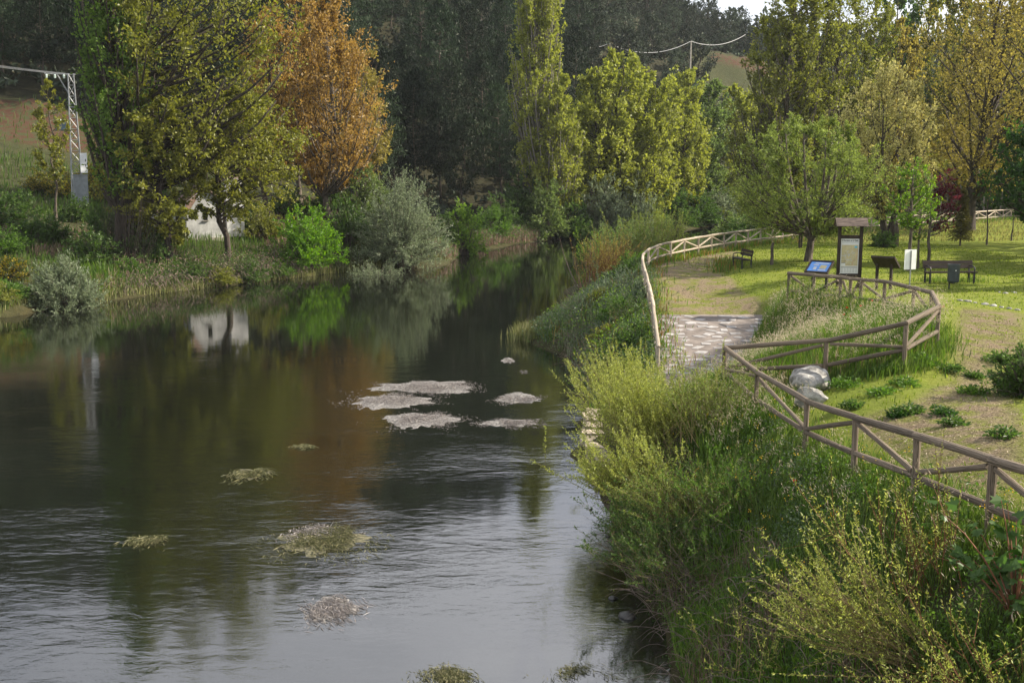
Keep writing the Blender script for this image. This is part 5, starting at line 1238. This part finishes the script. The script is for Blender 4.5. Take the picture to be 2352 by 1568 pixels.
tag(mb.obj('bramble_bank', [MT['twig_grey'], LM['midgreen'], GM['dead']]), label='dead brown brambles and grass overhanging the water below the white house', kind='stuff')
C = scatter(rng, 1000, -8.5, 3, 84, 125, lambda x, y: (y > shore_l(x) + .1) & (y < shore_l(x) + 4)); n = len(C)
mb = MB(); k = np.repeat(np.arange(n), 9); blades(mb, C[k] + rng.normal(0, .25, (n * 9, 3)) * [1, 1, 0], rng.uniform(.4, 1.3, n * 9), WIND, .05, rng, 0)
leaves(mb, C[k] + rng.normal(0, .4, (n * 9, 3)) + [0, 0, .5], rng.normal(0, 1, (n * 9, 3)), .2, .1, rng, m=1)
tag(mb.obj('bramble_bank', [GM['dead'], LM['midgreen']]), label='dry brown bank vegetation below the dark pines', kind='stuff')
C = scatter(rng, 7000, -40, -14, 50, 90, lambda x, y: (y > shore_l(x) + .2) & (y < shore_l(x) + 4)); mb = MB(); blades(mb, C, rng.uniform(.3, .9, len(C)), WIND, .04, rng); stuff(mb, 'bank_grass', GM['green'], 'tall grass behind the left reed fringe')
C = scatter(rng, 6000, 8, 40, 74, 128, lambda x, y: (x > shore_r(y) + .2) & (x < fence_x(y) - .2)); strip_ = (C[:, 0] / C[:, 1] > .125) & (C[:, 0] / C[:, 1] < .2); mb = MB(); blades(mb, C, rng.uniform(.4, 1.0, len(C)) * np.where(strip_, .3, 1), WIND, .06, rng); stuff(mb, 'bank_grass', GM['green'], 'tall grass between the curving fence and the far river bend')
# hillside grass on the left slope
C = scatter(rng, 9000, -50, -26, 74, 118, lambda x, y: (y > shore_l(x) + 10)); mb = MB(); k = n3(C, .1, 81) > -.3; k &= ~((C[:, 1] > 100) & (rng.random(len(C)) < .85))
blades(mb, C[k], rng.uniform(.3, .9, int(k.sum())), WIND, .07, rng); stuff(mb, 'meadow_grass', leafmat('slope_grass', (.06, .115, .018), (.11, .17, .03)), 'green grass on the slope round the pylon')
# mown lawn: short blades where the lawn is near enough to show them
park = lambda x, y: (x > fence_x(y) + .15) & ~inpoly(x, y, loop) & ~inpoly(x, y, path_q)
C = scatter(rng, 24000, 4.5, 26, 9, 68, lambda x, y: park(x, y) & (np.abs(x) < .50 * y), .75)
inp = inpoly(C[:, 0], C[:, 1], DIRT1) | inpoly(C[:, 0], C[:, 1], DIRT2); keep = ~inp | ((n3(C, .35, 91) > .2) & (rng.random(len(C)) < .5)); C = C[keep]
mb = MB(); blades(mb, C, rng.uniform(.025, .075, len(C)) * (1 + .5 * (C[:, 1] < 24)), WIND * .3, .012 + .0005 * C[:, 1], rng); stuff(mb, 'lawn_grass', GM['lawn'], 'short mown grass of the park lawn')
# taller weedy strips along the fences
def strip(line, n, h, wd, mats, label, w=.02):
    t = rng.random(n); tt_ = np.linspace(0, 1, len(line)); x = np.interp(t, tt_, line[:, 0]) + rng.normal(0, wd, n); y = np.interp(t, tt_, line[:, 1]) + rng.normal(0, wd, n)
    C = np.c_[x, y, ground(x, y)]; mb = MB(); k = rng.random(n) < .7
    blades(mb, C[k], rng.uniform(.3, 1, int(k.sum())) * h, WIND, w, rng, 0); blades(mb, C[~k], rng.uniform(.4, 1, int((~k).sum())) * h, WIND, w, rng, 1); return stuff(mb, 'fence_grass', mats, label)
strip(resample(A_TOP[:13], 1.0), 5200, .42, .45, [GM['green'], GM['brown']], 'longer grass under the curving fence', .03)
strip(resample(A_TOP[12:16], 1.0), 2600, .5, .8, [GM['green'], GM['dry']], 'dry longer grass under the fence behind the lawn', .04)
strip(np.concatenate([B_TOP[5:9], C_TOP[:2]]), 3800, .38, .28, [GM['lush'], GM['green']], 'fresh grass along the outside of the fence kink')
strip(C_TOP, 2600, .30, .22, [GM['lush'], GM['green']], 'grass round the posts of the near fence', .014)
p = gp(2180, 43.2); strip(np.array([p - [1.1, 0, 0], p + [1.2, 0, 0]]), 420, .32, .22, [GM['lush'], GM['green']], 'long grass left under the bench', .02)
p = gp(1672, 51.8); strip(np.array([p - [.4, .5, 0], p + [.8, 3.5, 0]]), 500, .5, .4, [GM['green'], GM['brown']], 'rough grass round the small bench by the path', .03)
# field beyond the fence and the far park edge
C = scatter(rng, 7000, 15, 50, 66, 104, lambda x, y: (x > fence_x(y) + .2) & (y > 66 + .55 * (x - 15) * .6)); mb = MB(); blades(mb, C, rng.uniform(.08, .28, len(C)), WIND, .05, rng); stuff(mb, 'field_grass', leafmat('field_straw_grass', (.15, .155, .045), (.26, .235, .085)), 'straw coloured grass in front of the far fence')
C = scatter(rng, 9000, 5, 14, 10, 40, lambda x, y: inpoly(x, y, DIRT2)); C2 = scatter(rng, 3000, 5, 11, 42, 62, lambda x, y: inpoly(x, y, DIRT1)); C = np.concatenate([C, C2]); C[:, 2] += .006
dd = rng.normal(0, 1, C.shape); dd[:, 2] *= .12; mb = MB(); leaves(mb, C, dd, rng.uniform(.02, .06, len(C)), .018, rng, up=4)
stuff(mb, 'wood_chip', leafmat('wood_chip', (.20, .15, .10), (.40, .32, .23), trans=.05, var=.6), 'pale wood chips and straw trodden into the dirt path')
# weed rosettes on the trodden ground
for i, (u, v, r_, lf) in enumerate([(2092,950,.30,'midgreen'),(2060,958,.22,'darkgreen'),(2168,952,.20,'darkgreen'),(2192,978,.22,'midgreen'),(2080,884,.30,'herb'),(2178,852,.28,'midgreen'),(2128,838,.42,'herb'),(2240,868,.22,'midgreen'),(2040,852,.3,'herb'),(2020,905,.32,'herb'),(1950,890,.35,'herb'),(1960,935,.25,'midgreen'),(2235,905,.24,'herb'),(2290,830,.3,'herb'),(2300,1005,.22,'midgreen')]):
    p = onG(u, v, 3.0); n = int(330 * r_ / .25); a = rng.uniform(0, 6.28, n); q = r_ * .75 * rng.random(n) ** .8
    sub = rng.normal(0, r_ * .32, (4, 2)); sk = rng.integers(0, 4, n)
    pos = np.stack([np.cos(a) * q + sub[sk, 0], np.sin(a) * q + sub[sk, 1], r_ * rng.uniform(.25, .8, 4)[sk] * rng.random(n) * (1 - q / r_ * .6)], 1); mb = MB(); leaves(mb, pos, np.stack([np.cos(a), np.sin(a), rng.uniform(-.1, .7, n)], 1) + rng.normal(0, .4, (n, 3)), rng.uniform(.05, .10, n), .035, rng, up=1)
    lb = ['dark weed clump on bare ground just behind the near fence, left of the pair','darkest low weed clump nearest the boulders','compact dark weed clump at the path centre, upper of two','low weed clump at the path centre below the compact one','fresh green weed patch below the fence kink post','wide flat weed clump beside the worn path','large leafy weed clump at the foot of the fence kink','small weed clump far along the path','green weeds between fence kink and boulders','green weeds spreading right of the big boulder','leafy weeds touching the big boulder','dark weeds right of the small boulder','small green weed clump near the right dark bush','green weed clump beside the upper path edge','weed clump close behind the nearest fence post'][i]
    o = mb.obj('weed_clump', LM[lf], loc=p); tag(o, lb, 'weed', 'weed clumps on the trodden ground')
# poppies and yellow flowers
for i, (u, v, lb) in enumerate([(1946,707,'red poppy in the oat grass below the left lectern'),(1977,703,'red poppy in the oat grass below the map board post'),(1938,723,'red poppy lowest left in the oat grass'),(1952,727,'red poppy close under the leftmost poppies'),(2005,726,'red poppy in the oat grass nearest the fence kink'),(2004,691,'red poppy highest up in the oat grass'),(2166,705,'red poppy just outside the fence kink post'),(1617,877,'red poppy on the bank below the flagstones'),(1826,1105,'red poppy alone on the near bank below the fence')]):
    g0 = onG(u, v + 38, 2.8); p = P(u, v, g0[1]); h_ = max(.25, p[2] - g0[2]); root = thing('poppy', lb, 'flower', (p[0], p[1], p[2] - h_), 'red poppies')
    mb = MB(); mb.tubes(np.array([[0, 0, 0], [.02, 0, h_ * .6], [0, 0, h_]]), np.full(3, .003), 3); mb.obj('stem', GM['green'], root)
    mb = MB(); n = 6; a = np.arange(n) * 6.28 / n; leaves(mb, np.repeat([[0, 0, h_ - .01]], n, 0), np.stack([np.cos(a), np.sin(a), .8 + 0 * a], 1), .055, .055, rng, up=2); mb.obj('petal', MT['poppy'], root)
C = scatter(rng, 90, 3, 8, 10, 30, lambda x, y: near(x, y) & (x > shore_r(y) + 1.2)); k = np.repeat(np.arange(len(C)), 5); pos = C[k] + rng.normal(0, .03, (len(k), 3)) + [0, 0, .5]
mb = MB(); leaves(mb, pos, rng.normal(0, 1, pos.shape), .022, .02, rng); tag(mb.obj('yellow_flower', MT['yellowfl']), label='tiny yellow flowers scattered over the near bank', kind='stuff')

# ------------------------------------------------------------------ arching willow shoots on the near bank
def osier_geo(seed, n, spread, L, bias, jit, upl, leaf, lpm, tw=.006, side=0, aspect=.3, q0=.15):
    rng = np.random.default_rng(seed); w, c = MB(), MB()
    base = np.stack([rng.normal(0, spread, n), rng.normal(0, spread, n), np.full(n, -.1)], 1)
    d0 = unit(np.asarray(bias) + rng.normal(0, jit, (n, 3))); d0[:, 2] = np.abs(d0[:, 2]) * .9 + .08; d0 = unit(d0)
    ln = rng.uniform(L[0], L[1], n)[:, None]
    ctl = base + d0 * ln * .55; d1 = unit(d0 + rng.normal(0, .18, (n, 3)) + [0, 0, upl]); end = ctl + d1 * ln * .5
    if side:
        k = np.repeat(np.arange(n), side); q = rng.uniform(.25, .8, len(k))[:, None]
        b2 = base[k] * (1 - q) ** 2 + 2 * ctl[k] * q * (1 - q) + end[k] * q ** 2
        d2 = unit(d0[k] + rng.normal(0, .38, (len(k), 3)) + [0, 0, upl * .5]); l2 = ln[k] * rng.uniform(.25, .55, len(k))[:, None]
        base, ctl, end, ln = np.concatenate([base, b2]), np.concatenate([ctl, b2 + d2 * l2 * .5]), np.concatenate([end, b2 + d2 * l2 * .5 + unit(d2 + [0, 0, upl]) * l2 * .5]), np.concatenate([ln, l2])
    B = bez(base, ctl, end, 6); r = np.full(len(base), tw * 1.05); r[n:] *= .6
    w.tubes(B, r[:, None] * np.array([[1.3, 1.1, .9, .7, .48, .25]]), 3, cap=False)
    m = np.maximum(3, (ln[:, 0] * lpm).astype(int)); k = np.repeat(np.arange(len(base)), m); q = (q0 + (1.01 - q0) * rng.random(len(k)) ** .8)[:, None]
    pos = base[k] * (1 - q) ** 2 + 2 * ctl[k] * q * (1 - q) + end[k] * q ** 2; tg = unit(2 * (1 - q) * (ctl[k] - base[k]) + 2 * q * (end[k] - ctl[k]))
    lf = leaf * rng.uniform(.55, 1.3, len(k)); leaves(c, pos, tg * .55 + rng.normal(0, .55, pos.shape), lf, lf * aspect, rng, up=.2)
    return w, c
def osier(label, x, y, geo, leaf='osier', bark='twig', dz=0.0, name='willow_bush'):
    w, c = geo; root = thing(name, label, 'shrub', (x, y, float(ground(x, y)) + dz), 'willow bushes on the near bank')
    w.obj('stem', MT[bark], root); c.obj('foliage', LM[leaf], root)
osier('yellow green willow bush leaning over the water above the stone landing wall', 3.35, 25.9, osier_geo(301, 150, .42, (1.0, 2.0), (-.45, .05, .75), .33, .4, .058, 60, tw=.0045, side=2))
osier('yellow green willow bush in the middle of the near bank group, thickest with shoots', 3.4, 23.7, osier_geo(302, 160, .45, (1.0, 2.1), (-.5, .0, .7), .33, .4, .058, 60, tw=.0045, side=2))
osier('yellow green willow bush low over the dark water below the thick one', 3.0, 21.6, osier_geo(303, 150, .4, (.9, 1.8), (-.65, -.05, .45), .33, .35, .058, 60, tw=.0045, side=2))
osier('willow bush with greener leaves at the foot of the fence corner', 4.3, 22.6, osier_geo(304, 120, .4, (.9, 1.7), (-.15, 0, .9), .42, .2, .05, 44, side=1), 'willow')
osier('greener willow bush on the lower bank, centre right', 3.3, 19.2, osier_geo(305, 110, .4, (.8, 1.6), (-.5, -.1, .6), .45, .2, .05, 40, side=1), 'willow')
osier('dark green leafy bush overhanging the water on the lower near bank', 2.75, 19.6, osier_geo(312, 120, .4, (.6, 1.3), (-.4, -.1, .7), .5, .1, .055, 60, tw=.0045, side=2), 'midgreen', 'twig')
osier('dark green bush further down the near bank, right of the wet stones', 2.9, 17.9, osier_geo(313, 120, .45, (.6, 1.2), (-.4, -.1, .7), .5, .1, .055, 60, tw=.0045, side=2), 'midgreen', 'twig')
osier('mid green leafy bush in the middle of the near bank', 3.9, 18.6, osier_geo(314, 110, .5, (.5, 1.1), (-.2, -.1, .8), .5, .1, .05, 60, tw=.0045, side=2), 'herb', 'twig')
osier('open willow with long arching bare shoots fanning left in the bottom right corner', 4.35, 10.9, osier_geo(306, 58, .2, (1.0, 2.0), (-.85, .12, .36), .30, .4, .042, 40, tw=.006, side=4, aspect=.34, q0=.25), 'osier', 'twig')
osier('open willow with upright reddish shoots below the near fence', 4.7, 12.0, osier_geo(307, 20, .25, (1.0, 1.7), (-.25, .1, .95), .28, .3, .042, 26, tw=.006, side=4, aspect=.34, q0=.25), 'osier', 'twig_red')
osier('sparse willow shoots at the very bottom right edge', 4.5, 9.6, osier_geo(308, 24, .3, (.7, 1.3), (-.5, .0, .7), .35, .3, .042, 30, tw=.006, side=3, aspect=.34, q0=.2), 'osier', 'twig_red')
osier('small willow sprouting from the bottom of the near bank', 3.3, 12.6, osier_geo(309, 14, .3, (.5, 1.0), (-.3, 0, .8), .4, .3, .05, 30, side=2), 'osier')
osier('tangled grey twiggy bush, nearly leafless, low on the near bank', 3.1, 17.2, osier_geo(310, 110, .5, (.5, 1.2), (-.5, -.1, .5), .55, .1, .04, 6), 'willow', 'twig_grey')
osier('fresh willow shoots between the promontory reeds and the fence', 3.4, 34.6, osier_geo(311, 60, .5, (.9, 1.7), (-.3, 0, .8), .4, .2, .06, 30, side=1), 'osier')
# reddish brown and green shrubs along the bank left of the curving fence
for lb, u, Y, g_, lf, bk in (('rusty brown twiggy willow standing at the water left of the curving fence', 1388, 57.5, osier_geo(320, 150, .55, (1.8, 3.2), (0, 0, 1), .26, .1, .09, 9, tw=.012, side=1), 'tan', 'twig_red'),
      ('light green leafy willow left of the far bend of the fence', 1448, 64, osier_geo(321, 150, .8, (1.8, 3.2), (-.1, 0, 1), .36, .1, .13, 22, tw=.012, side=1), 'palegreen', 'twig'),
      ('tall light green willow beside the fence bend, partly before the far water', 1500, 66, osier_geo(322, 130, .7, (1.8, 3.4), (0, 0, 1), .3, .1, .13, 22, tw=.012, side=1), 'willow', 'twig'),
      ('lower green willow at the water edge beyond the rusty one', 1420, 72, osier_geo(323, 110, .8, (1.4, 2.6), (-.2, 0, .9), .4, .1, .14, 20, tw=.012, side=1), 'freshgreen', 'twig'),
      ('grey leaved bush half way up the bank beside the fence', 1455, 47, osier_geo(324, 110, .45, (.7, 1.4), (0, 0, .9), .5, .1, .08, 26, side=1), 'greyherb', 'twig_grey'),
      ('dark green bush on the bank left of the flagstones', 1462, 41.5, osier_geo(325, 110, .45, (.6, 1.2), (0, 0, .9), .5, .1, .07, 30, side=1), 'midgreen', 'twig'),
      ('grey dead twiggy bush above the reed point', 1352, 47.5, osier_geo(326, 110, .5, (.6, 1.4), (-.3, 0, .8), .45, .1, .06, 5), 'greyherb', 'twig_grey')):
    b = gp(u, Y); osier(lb, b[0], b[1], g_, lf, bk)
# long bare stems
b = gp(1352, 57); mb = MB(); n = 9; a = rng.uniform(-.9, .1, n); e_ = np.stack([a * 2.2, 0 * a, rng.uniform(1.6, 3.4, n)], 1); mb.tubes(bez(np.zeros((n, 3)), e_ * [.7, 1, .4], e_, 6), np.full((n, 1), .02) * np.array([[1.2, 1, .8, .6, .4, .25]]), 4)
tag(mb.obj('bare_stems', MT['twig_grey'], loc=b), 'few long bare pale stems leaning over the water beside the rusty willow', 'dead shrub')

# lobed maple sapling in the corner
def maple_leaves(mb, C, D, S_, rng):
    out = np.array([(0,0),(.30,-.05),(.55,.22),(.34,.36),(.50,.72),(.22,.62),(0,1.0),(-.22,.62),(-.50,.72),(-.34,.36),(-.55,.22),(-.30,-.05)], float)
    D = unit(D); nr = unit(rng.normal(0, .45, C.shape) + [-.1, -.35, 1.0]); sd = unit(np.cross(D, nr)); fw = np.cross(nr, sd)
    V = C[:, None] + (sd[:, None] * out[None, :, :1] + fw[:, None] * out[None, :, 1:]) * S_[:, None, None]
    V -= nr[:, None] * (np.abs(out[None, :, :1]) * .25 * S_[:, None, None])
    ctr = C + fw * .35 * S_[:, None]; V = np.concatenate([ctr[:, None], V], 1); n = len(C); b = np.arange(n)[:, None, None] * 13
    tri = np.array([[0, 1 + i, 1 + (i + 1) % 12] for i in range(12)])[None]
    mb.add(V.reshape(-1, 3), t=(b + tri).reshape(-1, 3))
bx_, by_ = 5.05, 10.5; gz = float(ground(bx_, by_)); root = thing('maple_sapling', 'young maple with large lobed dark leaves in the bottom right corner', 'sapling', (bx_, by_, gz), None)
n = 26; a = rng.uniform(0, 6.28, n); e_ = np.stack([np.cos(a) * rng.uniform(.2, .75, n) - .1, np.sin(a) * rng.uniform(.2, .8, n), rng.uniform(.3, 1.2, n)], 1); c_ = e_ * [.4, .4, .7]
mb = MB(); mb.tubes(bez(np.zeros((n, 3)), c_, e_, 5), np.full((n, 1), .009) * np.array([[1.3, 1.1, .9, .7, .4]]), 4); mb.obj('stem', MT['twig_red'], root)
k = np.repeat(np.arange(n), 15); q = rng.uniform(.35, 1.05, len(k))[:, None]; pos = 2 * c_[k] * q * (1 - q) + e_[k] * q ** 2 + rng.normal(0, .09, (len(k), 3)); 
LEAFME = []
for s_ in range(3):
    mb = MB(); maple_leaves(mb, np.zeros((1, 3)), np.array([[0, 1.0, 0]]), np.array([1.0]), np.random.default_rng(60 + s_)); LEAFME.append(mb.mesh('leaf', LM['maple']))
for i in range(200):
    j = int(rng.integers(len(pos))); o = link('leaf', LEAFME[i % 3], root, pos[j]); s_ = float(rng.uniform(.07, .16)); o.scale = (s_, s_, s_); o.rotation_euler = (float(rng.normal(-.5, .4)), float(rng.normal(0, .4)), float(rng.uniform(0, 6.28)))

# ------------------------------------------------------------------ water weed in the river
def weed(u, v, du, dv, n, gm, label, L=.16, fl=(.35, -1, 0), arc=.0, kb=0.0, mat=False):
    c = PZ(u, v); ry = abs(PZ(u, v - dv)[1] - PZ(u, v + dv)[1]) / 2; rx = du / FOC * c[1] * 1.0
    a = rng.uniform(0, 6.28, n); q = np.clip(np.abs(rng.normal(0, .44, n)) + .25 * rng.random(n), 0, 1.3); x = np.cos(a) * q * rx; y = np.sin(a) * q * ry - .35 * ry * np.clip(q - .6, 0, 1) + .12 * ry * np.sin(x / rx * 5 + u)
    pos = np.stack([x, y, rng.uniform(.004, .045, n) * np.where(q < .75, 1, .25)], 1); keep = n3(pos * [1, .6, 1] + c, .8, int(u)) > rng.normal(-.15 - kb, .4, n) + 1.0 * (q - .6); pos = pos[keep]; m = len(pos)
    d = np.asarray(fl, float) + rng.normal(0, .45, (m, 3)); d[:, 2] = rng.normal(0, .05, m); mb = MB()
    lf = L * rng.uniform(.5, 1.4, m); leaves(mb, pos, d, lf, .006 + lf * .035, rng, fold=.3, up=1.5)
    if mat:                                             # the half drowned cushion the strands lie on
        rr2 = np.random.default_rng(int(u)); na, nr = 40, 7; th = np.arange(na) * 2 * math.pi / na
        ed = .82 + .10 * np.sin(th * 3 + u) + .07 * np.sin(th * 7 + v) + rr2.normal(0, .05, na); rr3 = np.linspace(0, 1, nr)[:, None] * ed
        xx = np.cos(th) * rr3 * rx; yy = np.sin(th) * rr3 * ry - .2 * ry * np.clip(rr3 - .5, 0, 1); zz = .035 * (1 - np.linspace(0, 1, nr)[:, None] ** 2) - .006 + rr2.normal(0, .006, xx.shape)
        kq = np.arange(na)[None]; bq = (np.arange(nr - 1) * na)[:, None]
        mb.add(np.stack([xx, yy, zz], -1).reshape(-1, 3), np.stack([bq + kq, bq + na + kq, bq + na + (kq + 1) % na, bq + (kq + 1) % na], -1).reshape(-1, 4), m=1)
    o = mb.obj('water_weed', [GM[gm], MT['weedmat_green' if gm == 'weedgreen' else 'weedmat']], loc=(c[0], c[1], 0)); return tag(o, label, 'water weed', 'water weed patches in the river')
weed(978,888,150,18,7000,'weedpink','pale pinkish weed mat, longest of the upper cluster', .13, mat=True)
weed(900,921,111,21,5200,'weedpink','pale weed mat left below the longest one', .13, mat=True)
weed(962,963,111,21,5200,'weedpink','pale pink weed mat lowest of the upper cluster', .13, mat=True)
weed(1190,913,62,16,2200,'weedpink','small white speckled weed patch near the willow bush', .18, mat=True)
weed(1166,970,75,11,2000,'weedpink','thin pale weed streak left of the landing wall', .18, mat=True)
weed(1166,827,18,8,260,'weedpink','tiny white weed tuft farthest upstream', .16, mat=True)
weed(1196,853,18,4,140,'weedpink','tiny pale streak of weed below the farthest tuft', .16)
weed(578,1086,56,15,1500,'weedgreen','yellow green weed tuft standing out of the dark water at left', .26, mat=True)
weed(700,1025,40,6,420,'weedgreen','narrow weed streak right above the yellow green tuft', .22)
weed(742,1238,128,38,6500,'weedgreen','largest weed patch in the near water, olive with pink strands', .19, (.5, -1, 0), kb=.45, mat=True)
weed(725,1225,105,28,1400,'weedpink','pink flowering strands over the largest near weed patch', .19, (.5, -1, 0), kb=.2)
weed(762,1395,75,36,1800,'weedpink','pinkish slanting weed patch below the largest one', .18, (.8, -1, 0), kb=.4, mat=True)
weed(1040,1548,95,32,1500,'weedgreen','green weed patch at the bottom edge of the water', .15)
weed(1320,1540,120,32,900,'weedgreen','fine dark weed at the bottom edge near the bank', .12)
weed(345,1240,70,16,700,'weedgreen','faint sunken weed in the ripples far left', .22)

# ------------------------------------------------------------------ woods behind the right hand trees
rng = np.random.default_rng(41); mb = MB(); n = 420
x = rng.uniform(70, 190, n); y = rng.uniform(236, 325, n); z = ground(x, y); k = np.repeat(np.arange(n), 56); dirs = unit(rng.normal(0, 1, (len(k), 3))); rr_ = rng.uniform(2.2, 4.0, n)[k][:, None] * rng.uniform(.6, 1.05, (len(k), 1))
pos = np.stack([x, y, z + 4.2], 1)[k] + dirs * rr_ * [1, 1, 1.35]
leaves(mb, pos, rng.normal(0, 1, pos.shape) + [0, 0, .5], 1.6, 1.0, rng); stuff(mb, 'distant_wood', LM['oak'], 'far dark wood on the ridge behind the right hand trees')
# undergrowth between the pines
C = scatter(rng, 3400, -75, 60, 100, 290, lambda x, y: (y > 104 + (x + 30) * 1.0) & (y > shore_l(x) + 3) & ~((x > 38) & (y < 254)) & ~((x < -27) & (y < 117)) & (np.abs(x - 2) < .62 * y))
mb = MB(); k = np.repeat(np.arange(len(C)), 9); leaves(mb, C[k] + rng.normal(0, .8, (len(k), 3)) * [1, 1, .45] + [0, 0, .7], rng.normal(0, 1, (len(k), 3)) + [0, 0, .4], 1.0, .5, rng); stuff(mb, 'undergrowth', LM['oak'], 'dark undergrowth between the pines')

# ------------------------------------------------------------------ thin spring haze over the valley
hz = MB().box((0, 425, 64.0), (1860, 990, 132.0))
hm, ht_ = newmat('valley_haze'); ho = N(ht_, 'ShaderNodeOutputMaterial'); pv = N(ht_, 'ShaderNodeVolumePrincipled'); pv.inputs['Color'].default_value = (.82, .88, .95, 1); pv.inputs['Density'].default_value = .00012; pv.inputs['Anisotropy'].default_value = .2
ht_.links.new(pv.outputs[0], ho.inputs['Volume'])
ho_ = hz.obj('haze', hm); tag(ho_, label='thin pale haze hanging over the river valley', kind='stuff')
